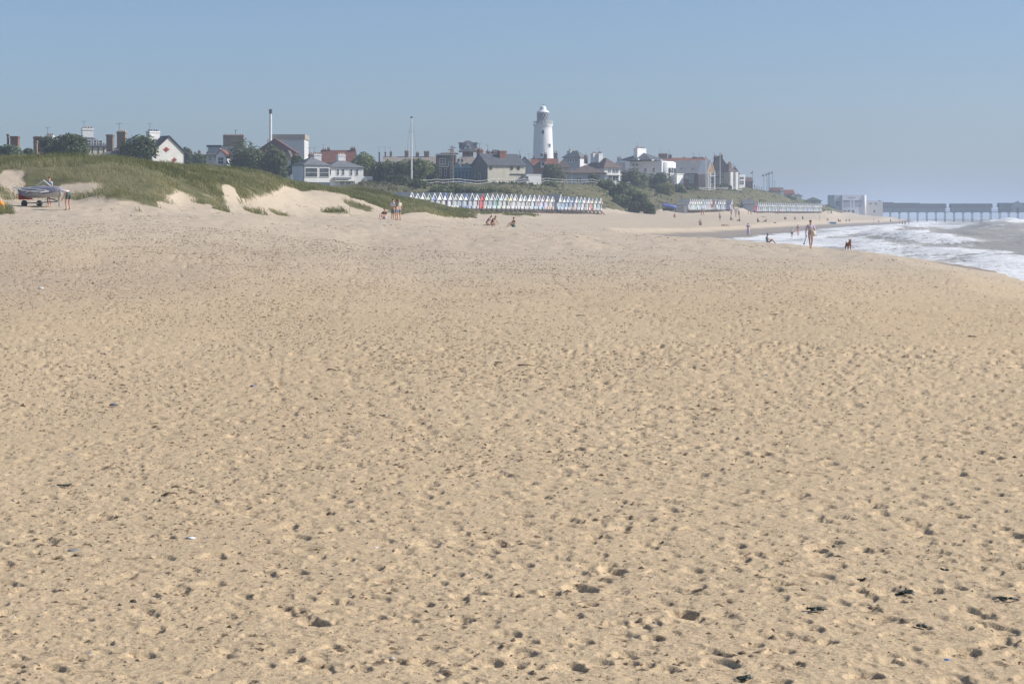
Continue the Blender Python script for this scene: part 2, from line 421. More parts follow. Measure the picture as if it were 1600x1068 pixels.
def build_near():
    Fr = F * 0.64
    dep = np.concatenate([np.arange(530, 200, -.68), np.arange(200, 35.4, -.9)])
    rows = Fr * CH / dep
    rows = np.concatenate([[2.2, 3.0, 4.0, 4.8, 5.4, 5.8], rows[rows > 6.19]])
    core = np.concatenate([np.arange(-.46, -.29, 2.8 / Fr), np.arange(-.289, .2891, 1.32 / Fr), np.arange(.29, .46, 2.8 / Fr)])
    cols = outer(core, 2.6, 45)
    T, D = np.meshgrid(cols, rows)
    X = T * D; Y = D.copy()
    Z = land(X, D)
    tr = smooth(-.22, .12, T + 0.12 * vnoise(X * .5, D * .2, 3))         # trampled more on the seaward side
    rough = np.zeros_like(Z)
    rough += 0.013 * fbm(X * 1.1, D * .8, 61, 3)
    rough += 0.0045 * fbm(X * 9.0, D * 6.0, 62, 3) + .003 * fbm(X * 30, D * 22, 67, 2)
    rip = vnoise(X * 27, D * 19, 63)
    rough += 0.008 * np.clip(rip - 0.12, 0, 1) * (0.6 + vnoise(X * 3, D * 3, 64))
    # footprints: pressed sole, raised rim, a spoil heap at the toe
    t_core = cols
    wob = 1.2 * vnoise(X * 16, D * 9, 65)
    fd = np.concatenate([np.sqrt(rng.uniform(6.0 ** 2, 60 ** 2, 15000)), np.sqrt(rng.uniform(6.0 ** 2, 26 ** 2, 12500)), np.sqrt(rng.uniform(60 ** 2, 91 ** 2, 9000))])
    ft = rng.uniform(-1, 1, len(fd)) * (.295 + 1.1 / fd)
    dep_arr = 0.005 + 0.023 * rng.random(len(fd)) ** 1.7
    dep_arr = dep_arr * (1 + .7 * smooth(11, 28, fd)); ang = rng.normal(0, 0.55, len(fd)); half = rng.random(len(fd)) < .35; ang[half] = rng.uniform(-1.6, 1.6, half.sum())
    wid = rng.uniform(0.030, 0.072, len(fd)); ln = wid * rng.uniform(.75, 1.7, len(fd))
    fresh = rng.uniform(0.5, 1.0, len(fd))
    keep = rng.random(len(fd)) < (0.45 + 0.55 * smooth(-.25, .12, ft))
    for k in np.nonzero(keep)[0]:
        d0, t0 = fd[k], ft[k]; x0 = t0 * d0
        R = ln[k] * 2.4 + .03
        r0, r1 = np.searchsorted(rows, [d0 - R, d0 + R]); c0, c1 = np.searchsorted(cols, [(x0 - R) / d0, (x0 + R) / d0])
        if r1 - r0 < 1 or c1 - c0 < 1: continue
        sx = X[r0:r1, c0:c1] - x0; sy = D[r0:r1, c0:c1] - d0
        ca, sa = math.cos(ang[k]), math.sin(ang[k])
        u = (sx * ca + sy * sa) / wid[k]; v = (-sx * sa + sy * ca) / ln[k]
        u = u * (1 + 0.22 * v)
        q = np.sqrt(u * u + v * v) * (1 + .30 * wob[r0:r1, c0:c1])
        e_ = min(.5, max(.15, .62 * (rows[min(r0 + 1, len(rows) - 1)] - rows[r0]) / ln[k])); sole = 1 - smooth(.95 - e_, .95 + e_, q)
        rim = np.exp(-((q - 1.35) / 0.28) ** 2)
        toe = np.exp(-((u / .9) ** 2 + ((v - 1.3) / .45) ** 2))
        rough[r0:r1, c0:c1] += dep_arr[k] * fresh[k] * (-sole * np.clip(.62 + .5 * (sx * .75 + sy * .5) / wid[k], .12, 1.25) + 0.07 * rim + 0.05 * toe)
    # small shallow scuffs between the prints
    ns = 48000
    fd2 = np.sqrt(rng.uniform(6.0 ** 2, 36 ** 2, ns)); ft2 = rng.uniform(-1, 1, ns) * (.295 + 1.1 / fd2)
    w2 = rng.uniform(.012, .034, ns); l2 = w2 * rng.uniform(.8, 2.2, ns); h2 = rng.uniform(.004, .013, ns); a2 = rng.uniform(-1.57, 1.57, ns)
    for k in np.nonzero(rng.random(ns) < (.45 + .9 * vnoise(ft2 * fd2 * .7, fd2 * .5, 72)))[0]:
        d0 = fd2[k]; x0 = ft2[k] * d0; R = max(w2[k], l2[k]) * 1.5
        r0, r1 = np.searchsorted(rows, [d0 - R, d0 + R]); c0, c1 = np.searchsorted(cols, [(x0 - R) / d0, (x0 + R) / d0])
        if r1 - r0 < 1 or c1 - c0 < 1: continue
        sx = X[r0:r1, c0:c1] - x0; sy = D[r0:r1, c0:c1] - d0
        ca, sa = math.cos(a2[k]), math.sin(a2[k])
        q = np.sqrt(((sx * ca + sy * sa) / w2[k]) ** 2 + ((-sx * sa + sy * ca) / l2[k]) ** 2)
        rough[r0:r1, c0:c1] -= h2[k] * (1 - smooth(.55, 1.15, q)) * np.clip(.7 + .4 * (sx + sy * .7) / w2[k], .2, 1.2)
    # little clods and scuffs
    m = 54000
    fd = np.sqrt(rng.uniform(6.0 ** 2, 34 ** 2, m)); ft = rng.uniform(-1, 1, m) * (.293 + 1.1 / fd)
    rr = rng.uniform(0.004, 0.014, m); hh = rr * rng.uniform(.3, .8, m)
    clump = vnoise(ft * fd * 1.1, fd * .8, 71) + 0.5
    for k in np.nonzero(rng.random(m) < clump * 1.1)[0]:
        d0 = fd[k]; x0 = ft[k] * d0; R = rr[k] * 2.2
        r0, r1 = np.searchsorted(rows, [d0 - R * 1.3, d0 + R * 1.3]); c0, c1 = np.searchsorted(cols, [(x0 - R) / d0, (x0 + R) / d0])
        if r1 - r0 < 1 or c1 - c0 < 1: continue
        q = ((X[r0:r1, c0:c1] - x0) / rr[k]) ** 2 + ((D[r0:r1, c0:c1] - d0) / (rr[k] * 1.4)) ** 2
        rough[r0:r1, c0:c1] += hh[k] * np.exp(-q)
    Z = Z + rough * smooth(92, 84, D) + .03 * fbm(X * .9, D * .5, 68, 3) * smooth(15, 40, D)
    me = grid_mesh('beach', X, Y, Z, {'shingle': shingle_of(X, D), 'grass': np.zeros_like(Z), 'wet': np.zeros_like(Z), 'upper': upper_of(X, D)})
    o = link('beach', me, SAND); tag(o, kind='structure')
    return rows, cols, Z
NEAR_ROWS, NEAR_COLS, NEAR_Z = build_near()

def near_z(x, d):
    i = int(np.clip(np.searchsorted(NEAR_ROWS, d), 0, len(NEAR_ROWS) - 1)); j = int(np.clip(np.searchsorted(NEAR_COLS, x / d), 0, len(NEAR_COLS) - 1))
    return float(NEAR_Z[i, j])

def build_far():
    rows = [89.0]
    while rows[-1] < 3100:
        d = rows[-1]
        rows.append(d + (1.1 if d < 350 else 1.1 + (d - 350) * .012))
    rows = np.array(rows)
    cols = outer(np.arange(-0.285, 0.2851, 0.00105), 1.6, 40)
    T, D = np.meshgrid(cols, rows)
    X = T * D
    Z = land(X, D)
    g = grass_mask(X, D)
    Z = Z + dune_noise(X, D, g) - np.where(D < 92, .14, 0)
    Z += 0.10 * fbm(X * .5, D * .2, 81, 3) * smooth(88, 100, D) + 0.07 * fbm(X * 2.2, D * .9, 83, 2) * smooth(88, 98, D) * smooth(330, 140, D)
    me = grid_mesh('terrain', X, D, Z, {'shingle': shingle_of(X, D), 'grass': g, 'wet': wet_of(X, D, Z), 'upper': upper_of(X, D)})
    o = link('terrain', me, SAND); tag(o, kind='structure')
build_far()

# sand behind and beside the viewer
xb = np.linspace(-60, 60, 61); yb = np.linspace(-70, 2.6, 40)
XB, YB = np.meshgrid(xb, yb)
ZB = land(XB, np.maximum(YB, 2.2)) * 0 + np.minimum(np.where(XB < -4, np.clip((-4 - XB) * 0.05, 0, 3), 0), np.interp(xs(YB) - XB, [-60, -12, -4, 0, 1.5, 4, 9, 22], [-4, -2, -1, -.38, -.17, -.1, .1, 9])) - 0.03 + 0.04 * fbm(XB, YB, 91, 2)
tag(link('foreshore', grid_mesh('foreshore', XB, YB, ZB, {'shingle': ZB * 0, 'grass': ZB * 0, 'wet': ZB * 0}), SAND), kind='structure')

def ground_z(x, d):
    x = np.asarray(x, float); d = np.asarray(d, float)
    return land(x, d) + dune_noise(x, d, grass_mask(x, d))
def gz(px, d):
    x = px_x(px, d); return x, float(ground_z(np.array([x]), np.array([float(d)]))[0])

# ------------------------------------------------------------------ the sea
SEA = -0.95
def make_sea():
    t = NT('sea_water')
    geo = t.new('NewGeometry').outputs['Position']
    foam = t.attr('foam')
    fn = t.noise(geo, 0.55, 6, 0.68)
    fn2 = t.noise(t.mapping(geo, (1.0, .35, 1.0)), 2.6, 5, 0.7)
    fm = t.ramp(t.math('ADD', t.math('MULTIPLY_ADD', t.math('SUBTRACT', fn, 0.5), 0.9, foam), t.math('MULTIPLY', t.math('SUBTRACT', fn2, 0.5), 0.9)), [(0.40, 0.0), (0.56, 1.0)])
    wc = t.ramp(t.noise(geo, .05, 3), [(0.3, (0.33, 0.30, 0.24)), (0.7, (0.43, 0.39, 0.315))])
    fc = t.ramp(t.noise(geo, 1.2, 4, .7), [(0.3, (0.62, 0.62, 0.60)), (0.7, (0.86, 0.86, 0.85))])
    c = t.mix(fm, wc, fc)
    rough = t.math('MULTIPLY_ADD', fm, 0.45, 0.38)
    ch = t.math('MULTIPLY_ADD', t.noise(t.mapping(geo, (1.0, .5, 1.0)), 1.1, 6, .65), 1.0, t.math('MULTIPLY', fm, .6))
    t.bsdf(c, rough, t.bump(ch, 0.25, .9), spec=0.28)
    return t.m

def build_sea():
    rows = [30.0]
    while rows[-1] < 2600: rows.append(rows[-1] * 1.0062 + .14)
    rows = np.array(rows + [3000, 3800, 5000, 7000, 10000, 15000, 22000, 30000])
    u = np.concatenate([np.arange(-9, 70, .55), 70 + np.cumsum(np.linspace(.6, 6, 110)), ])
    u = np.concatenate([u, u[-1] + np.cumsum(60 * 1.19 ** np.arange(24))])
    U, D = np.meshgrid(u, rows)
    X = xs(np.minimum(D, 3000)) + U
    X = np.where(D > 3000, X - (D - 3000) * .6 * np.clip(1 - U / 20000, 0, 1), X)
    n1 = fbm(D * .018, U * .02, 101, 3); n2 = fbm(U * .35, D * .16, 102, 4); n3 = fbm(U * .12, D * .05, 103, 3)
    Z = np.full_like(X, SEA)
    foam = np.zeros_like(X)
    shoal = smooth(-4, 6, U)
    # wash running up the sand
    foam = np.maximum(foam, smooth(20, 10, U + 6 * n1 + 5 * n2) * (.60 + .5 * n3))
    Z += .12 * smooth(10, -8, U) * 1.0 + .10 * n2 * smooth(40, 10, U)
    # breakers: (offset, height, width, length pattern seed, foam)
    def breaker(off, amp, wf, wb, seed, lo, hi, whitecap, d0=-99, d1=9999):
        nonlocal Z, foam
        c = off + 7 * vnoise(D * .02, D * 0, seed) + 2.5 * vnoise(D * .08, D * 0, seed + 1)
        a = amp * smooth(lo, hi, vnoise(D * .013, D * 0, seed + 2) + .5) * (0.85 + .3 * vnoise(D * .09, D * 0, seed + 3)) * smooth(d0 - 35, d0 + 10, D) * smooth(d1 + 60, d1 - 10, D)
        q = U - c
        prof = np.where(q < 0, np.exp(-(q / wf) ** 2), np.exp(-(q / wb) ** 2))
        Z += a * prof * (1 + .25 * n2)
        fr = smooth(-wf * 2.4, -wf * .3, q) * smooth(wb * .55, 0, q)
        foam = np.maximum(foam, fr * whitecap * smooth(.15, .45, a / max(amp, .1)) * (.75 + .6 * n2))
    breaker(9, 0.5, 2.5, 5, 201, -.5, .1, .95)
    breaker(19, 1.5, 3.0, 6.5, 211, -.6, -.1, .95, 185, 285)
    breaker(34, 1.5, 6.0, 10, 221, -.6, .0, .22, 120, 480)
    breaker(40, 1.6, 4.5, 9, 215, -.1, .4, .9, 430, 900)
    breaker(60, 1.3, 6.5, 11, 225, -.2, .4, .3)
    breaker(84, 1.7, 6.5, 13, 231, .1, .5, .85)
    breaker(122, 1.6, 8, 15, 241, .0, .5, .6)
    breaker(170, 1.5, 9, 17, 251, .1, .6, .6)
    breaker(235, 1.5, 10, 18, 261, .1, .6, .5)
    foam = np.maximum(foam, smooth(46, 26, U) * smooth(330, 450, D) * smooth(.0, .25, n1 + .15) * .62)
    foam = np.maximum(foam, smooth(130, 90, U) * smooth(420, 620, D) * smooth(1500, 1000, D) * (.36 + .5 * n3))
    # swell and chop further out
    Z += smooth(20, 60, U) * smooth(4000, 1500, D) * (0.42 * np.sin(U / 7.5 + 5 * n1) + .32 * n3 + .16 * n2)
    foam = np.maximum(foam, .34 + .30 * smooth(.1, .35, n2 + .5 * n3) - .2)
    me = grid_mesh('sea', X, D, Z, {'foam': np.clip(foam, 0, 1)})
    o = link('sea', me, make_sea()); tag(o, kind='structure')
build_sea()

# far sea floor / land base so that the sheet reaches the horizon inland too
hx = np.linspace(-26000, 26000, 40); hy = np.concatenate([np.linspace(2990, 12000, 12), [20000, 30000]])
HXm, HYm = np.meshgrid(hx, hy)
HZ = np.where(HXm < 150 - (HYm - 3000) * .6, 1.0, -6.0)
hm = NT('far_heath'); hm.bsdf(hm.ramp(hm.noise(hm.coord('Object'), .004, 4), [(.3, (.07, .08, .035)), (.7, (.15, .14, .07))]), .9)
tag(link('hinterland', grid_mesh('hinterland', HXm, HYm, HZ), hm.m), kind='structure')

# ------------------------------------------------------------------ marram grass on the dunes
def make_grass_mat():
    t = NT('marram')
    c = t.attr('tint', 'Color')
    b = t.bsdf(c, .65, spec=.25)
    tr = t.new('BsdfTranslucent'); t.link(c, tr.inputs[0])
    mx = t.new('MixShader'); mx.inputs[0].default_value = .45
    t.link(b.outputs[0], mx.inputs[1]); t.link(tr.outputs[0], mx.inputs[2]); t.link(mx.outputs[0], t.out.inputs[0])
    return t.m
GRASS = make_grass_mat()

def build_grass():
    n = 1100000
    d = np.sqrt(rng.uniform(92 ** 2, 345 ** 2, n)); px = rng.uniform(-60, 870, n)
    x = (px - 800) * d / F
    g = grass_mask(x, d)
    tuft = vnoise(x * .8, d * .5, 301) * .8 + .35 * vnoise(x * 2.1, d * 1.3, 304) + .5
    keep = (rng.random(n) < (g - .10) * 1.3 * smooth(.28, .62, tuft)) & (d < np.interp(px, [-60, 400, 600, 870], [178, 225, 310, 345]))
    x, d, px = x[keep], d[keep], px[keep]
    m = min(len(x), 135000); x, d, px = x[:m], d[:m], px[:m]
    z = ground_z(x, d)
    big = vnoise(x * .25, d * .18, 302) + .5
    L = (0.26 + .50 * rng.random(m) ** 1.5) * (.6 + .7 * big)
    w = (0.009 + 0.010 * rng.random(m)) * (d / 120) ** .8
    az = rng.normal(math.pi, .75, m)          # combed over to the landward side by the wind
    lean = .35 + .65 * rng.random(m)
    dx, dy = np.cos(az), np.sin(az)
    B = np.stack([x, d, z - .04], 1)
    mid = B + np.stack([dx * lean * L * .35, dy * lean * L * .35, L * .62], 1)
    tip = B + np.stack([dx * lean * L * 1.15, dy * lean * L * 1.15, L * (.98 - .35 * lean)], 1)
    wx = np.stack([w, np.zeros(m), np.zeros(m)], 1)
    V = np.empty((m, 5, 3)); V[:, 0] = B - wx; V[:, 1] = B + wx; V[:, 2] = mid - wx * .8; V[:, 3] = mid + wx * .8; V[:, 4] = tip
    base = np.arange(m)[:, None] * 5
    tri = np.concatenate([base + np.array([[0, 1, 3]]), base + np.array([[0, 3, 2]]), base + np.array([[2, 3, 4]])], 1).reshape(-1)
    pal = np.array([(.18, .198, .075), (.26, .265, .105), (.38, .36, .16), (.56, .50, .29)])
    r = np.clip(.5 + .9 * fbm(x * .12, d * .09, 303, 3) + rng.normal(0, .2, m), 0, .999) * 3
    i = r.astype(int); f = (r - i)[:, None]
    c = pal[i] * (1 - f) + pal[np.minimum(i + 1, 3)] * f
    c = np.concatenate([c, np.ones((m, 1))], 1)
    me = poly_mesh('marram_grass', V.reshape(-1, 3), tri, 3, {'tint': np.repeat(c, 5, 0)})
    o = link('marram_grass', me, GRASS)
    tag(o, 'wind combed olive marram grass covering the sand dunes', 'dune grass', kind='stuff')
build_grass()

# ------------------------------------------------------------------ loose pebbles, shell grit and dry wrack on the sand
def build_litter(name, label, cat, n, d0, d1, dpow, pal, pp, size, dens, mat_rough, seed, long=1.5, lift=.15):
    g = np.random.default_rng(seed)
    d = d0 * (d1 / d0) ** (g.random(n) ** dpow); t = g.uniform(-1, 1, n) * (.298 + 1.1 / d)
    keep = g.random(n) < dens(t, d)
    d, t = d[keep], t[keep]; x = t * d; m = len(d)
    i = np.clip(np.searchsorted(NEAR_ROWS, d), 0, len(NEAR_ROWS) - 1); j = np.clip(np.searchsorted(NEAR_COLS, t), 0, len(NEAR_COLS) - 1)
    z = np.where(d < 88, NEAR_Z[i, j], ground_z(x, d))
    r = size(g, d, m)
    ang = g.normal(0, .9, m); ca, sa = np.cos(ang), np.sin(ang); st = g.uniform(.7, long, m); fl = g.uniform(.35, .8, m)
    V = np.empty((m, 5, 3))
    for k, (ox, oy) in enumerate(((1, 0), (0, 1), (-1, 0), (0, -1))):
        jx = g.uniform(.7, 1.3, m)
        V[:, k, 0] = x + r * jx * (ox * st * ca - oy * sa); V[:, k, 1] = d + r * jx * (ox * st * sa + oy * ca); V[:, k, 2] = z - r * .25
    V[:, 4, 0] = x + r * g.uniform(-.3, .3, m); V[:, 4, 1] = d + r * g.uniform(-.3, .3, m); V[:, 4, 2] = z + r * (fl + lift)
    tri = np.array([(0, 1, 4), (1, 2, 4), (2, 3, 4), (3, 0, 4)]).reshape(-1)
    Fs = (np.arange(m)[:, None] * 5 + tri[None]).reshape(-1)
    c = np.array(pal)[g.choice(len(pal), m, p=pp)] * g.uniform(.75, 1.25, (m, 1))
    c = np.concatenate([c, np.ones((m, 1))], 1)
    t_ = NT(name); t_.bsdf(t_.attr('tint', 'Color'), mat_rough)
    tag(link(name, poly_mesh(name, V.reshape(-1, 3), Fs, 3, {'tint': np.repeat(c, 5, 0)}, True), t_.m), label, cat, kind='stuff')
def d_peb(t, d): return np.clip(.85 - (t + .29) * 1.2, .12, 1) * np.clip(vnoise(t * d * .6, d * .3, 311) * 1.3 + .5 + shingle_of(t * d, d) * .8, 0, 1)
build_litter('pebbles', 'small brown and grey pebbles and shell grit scattered over the sand', 'pebbles', 26000, 6.3, 88, .8,
    [(.16, .14, .12), (.30, .25, .20), (.42, .33, .22), (.10, .10, .11), (.55, .50, .44), (.33, .20, .11), (.22, .24, .28)], [.2, .22, .22, .1, .06, .14, .06],
    lambda g, d, m: .003 + .007 * g.random(m) ** 3 + .00030 * d * g.uniform(.6, 1.4, m), d_peb, .7, 901)
def d_wr(t, d): return np.clip(vnoise(t * d * .9, d * .35, 321) * .8 + .45 + .4 * vnoise(t * d * 4, d * 1.6, 322), 0.08, 1) * (.35 + .65 * smooth(-.3, -.05, -np.abs(t + .05)))
build_litter('wrack_flakes', 'dry brown flakes of sea wrack and dark sand crumbs strewn over the beach', 'wrack', 150000, 6.3, 89, .75,
    [(.20, .14, .085), (.14, .10, .065), (.27, .19, .115), (.09, .065, .045)], [.34, .26, .28, .12],
    lambda g, d, m: (.0025 + .009 * g.random(m) ** 4 + .00017 * d * g.uniform(.5, 1.6, m)), d_wr, .9, 902, long=3.0)
build_litter('wrack_drift', 'sparse dark flecks of drift on the upper beach', 'wrack', 12000, 90, 230, 1.0,
    [(.20, .14, .085), (.14, .10, .065), (.27, .19, .115), (.09, .065, .045)], [.34, .26, .28, .12],
    lambda g, d, m: .008 + .00018 * d * g.uniform(.5, 1.5, m), lambda t, d: np.clip(vnoise(t * d * .5, d * .12, 331) * 1.8 + .4, .05, 1) * (t * d < xs(d) - 3) * (grass_mask(t * d, d) < .5), .9, 903, long=3.5)
# rough scrub on the cliff face and the slope behind the huts
def build_scrub():
    g = np.random.default_rng(77); n = 90000
    px = g.uniform(560, 1300, n); d = g.uniform(335, 830, n); x = (px - 800) * d / F
    cf = np.interp(px, [560, 640, 700, 800, 900, 940, 980, 1020, 1056, 1100, 1143, 1175, 1210, 1245, 1285], [335, 350, 361, 391, 429, 448, 465, 487, 521, 541, 576, 621, 654, 689, 727])
    cr = np.interp(px, [560, 660, 740, 820, 900, 980, 1056, 1143, 1210, 1300], [415, 412, 434, 460, 484, 575, 622, 655, 742, 840])
    k = (d > cf) & (d < cr + 6) & (g.random(n) < np.clip(vnoise(x * .12, d * .09, 341) * 1.6 + .45, .02, 1) * np.interp(px, [560, 640, 860, 900, 1000, 1060, 1300], [1, 1, .75, .35, .8, .45, .45]))
    x, d, px = x[k], d[k], px[k]; m = len(x); z = ground_z(x, d)
    s_ = (.16 + .30 * g.random(m)) * (.6 + .8 * (vnoise(x * .3, d * .3, 342) + .5))
    nrm = g.normal(0, 1, (m, 3)); nrm /= np.linalg.norm(nrm, axis=1)[:, None]
    t1 = np.cross(nrm, g.normal(0, 1, (m, 3))); t1 /= np.linalg.norm(t1, axis=1)[:, None]; t2 = np.cross(nrm, t1)
    C = np.stack([x, d, z + s_ * g.uniform(0, 1.2, m)], 1)
    V = np.stack([C - t1 * s_[:, None], C - t2 * s_[:, None] * .5, C + t1 * s_[:, None], C + t2 * s_[:, None] * .5], 1).reshape(-1, 3)
    pal = np.array([(.075, .09, .038), (.11, .12, .05), (.15, .14, .065), (.18, .145, .085)])
    r = np.clip(.42 + 1.0 * fbm(x * .05, d * .04, 343, 3) + g.normal(0, .2, m), 0, .999) * 4
    c = pal[r.astype(int)] * g.uniform(.7, 1.3, (m, 1)); c = np.concatenate([c, np.ones((m, 1))], 1)
    tag(link('cliff_scrub', poly_mesh('cliff_scrub', V, np.arange(m * 4), 4, {'tint': np.repeat(c, 4, 0)}), GRASS), 'rough olive and brown scrub on the cliff face above the beach huts', 'scrub', kind='stuff')
build_scrub()
# ------------------------------------------------------------------ building kit
def raw_mesh(name, verts, faces, smooth_shade=False):
    me = bpy.data.meshes.new(name); me.from_pydata([tuple(v) for v in verts], [], faces); me.update()
    bm = bmesh.new(); bm.from_mesh(me); bmesh.ops.recalc_face_normals(bm, faces=bm.faces); bm.to_mesh(me); bm.free()
    if smooth_shade:
        for p in me.polygons: p.use_smooth = True
    return me

def box_vf(b):
    x0, x1, y0, y1, z0, z1 = b
    v = [(x0, y0, z0), (x1, y0, z0), (x1, y1, z0), (x0, y1, z0), (x0, y0, z1), (x1, y0, z1), (x1, y1, z1), (x0, y1, z1)]
    f = [(0, 3, 2, 1), (4, 5, 6, 7), (0, 1, 5, 4), (1, 2, 6, 5), (2, 3, 7, 6), (3, 0, 4, 7)]
    return v, f

def boxes_vf(bl):
    V, Fc = [], []
    for b in bl:
        v, f = box_vf(b); o = len(V); V += v; Fc += [tuple(i + o for i in q) for q in f]
    return V, Fc

def cyl_vf(x, y, z0, z1, r0, r1=None, n=8, cap=True):
    r1 = r0 if r1 is None else r1
    V = [(x + r0 * math.cos(6.2832 * i / n), y + r0 * math.sin(6.2832 * i / n), z0) for i in range(n)]
    V += [(x + r1 * math.cos(6.2832 * i / n), y + r1 * math.sin(6.2832 * i / n), z1) for i in range(n)]
    Fc = [(i, (i + 1) % n, n + (i + 1) % n, n + i) for i in range(n)]
    if cap: Fc += [tuple(range(n))[::-1], tuple(range(n, 2 * n))]
    return V, Fc

def lathe_vf(prof, n=24, cx=0, cy=0):
    V, Fc = [], []
    for r, z in prof:
        V += [(cx + r * math.cos(6.2832 * i / n), cy + r * math.sin(6.2832 * i / n), z) for i in range(n)]
    for k in range(len(prof) - 1):
        for i in range(n):
            a, b = k * n + i, k * n + (i + 1) % n
            Fc.append((a, b, b + n, a + n))
    Fc += [tuple(range(n))[::-1], tuple(range((len(prof) - 1) * n, len(prof) * n))]
    return V, Fc

def merge_vf(*lst):
    V, Fc = [], []
    for v, f in lst:
        o = len(V); V += list(v); Fc += [tuple(i + o for i in q) for q in f]
    return V, Fc

def bar_vf(a, b, r):
    """thin square bar between two points"""
    a, b = Vector(a), Vector(b); d = (b - a)
    if d.length < 1e-6: return [], []
    q = d.to_track_quat('Z', 'Y'); L = d.length
    V = [a + q @ Vector(c) for c in ((-r, -r, 0), (r, -r, 0), (r, r, 0), (-r, r, 0), (-r, -r, L), (r, -r, L), (r, r, L), (-r, r, L))]
    return [tuple(v) for v in V], [(0, 3, 2, 1), (4, 5, 6, 7), (0, 1, 5, 4), (1, 2, 6, 5), (2, 3, 7, 6), (3, 0, 4, 7)]

# colours
WHITE = plain((.80, .79, .76), .7, .10)
OFFWHITE = plain((.70, .68, .62), .75, .14)
CREAM = plain((.62, .57, .46), .8, .14)
GREYWALL = plain((.42, .43, .44), .85, .14)
BLUEWALL = plain((.16, .30, .40), .8, .2)
TIMBER = plain((.52, .33, .15), .75, .2)
DARKWOOD = plain((.10, .08, .065), .8, .2)
DARK = plain((.06, .06, .065), .7, .15)
LEAD = plain((.25, .27, .29), .6, .15)
POT = plain((.36, .19, .12), .85, .2)
PALEPOT = plain((.60, .48, .34), .85, .15)
SLATE = tiled_roof('slate_roof', (.105, .112, .125))
SLATE2 = tiled_roof('weathered_slate', (.17, .175, .185))
BROWNTILE = tiled_roof('brown_tiles', (.155, .115, .10))
REDTILE = tiled_roof('red_pantiles', (.25, .10, .065))
PALETILE = tiled_roof('pale_tiles', (.30, .26, .22))
DULLRED = tiled_roof('dull_red_tiles', (.17, .085, .075))
BRICK = brick_mat('red_brick', (.24, .11, .075))
DARKBRICK = brick_mat('dark_brick', (.17, .12, .10))
TANBRICK = brick_mat('tan_brick', (.28, .20, .13))
FLINT = brick_mat('flint', (.17, .165, .16))
def glass_mat():
    t = NT('window_glass')
    c = t.ramp(t.noise(t.coord('Object'), .9, 3), [(.3, (.02, .025, .03)), (.7, (.07, .085, .095))])
    t.bsdf(c, .08, spec=.6); return t.m
GLASS = glass_mat()
WINFRAME = plain((.78, .77, .74), .6, .06)

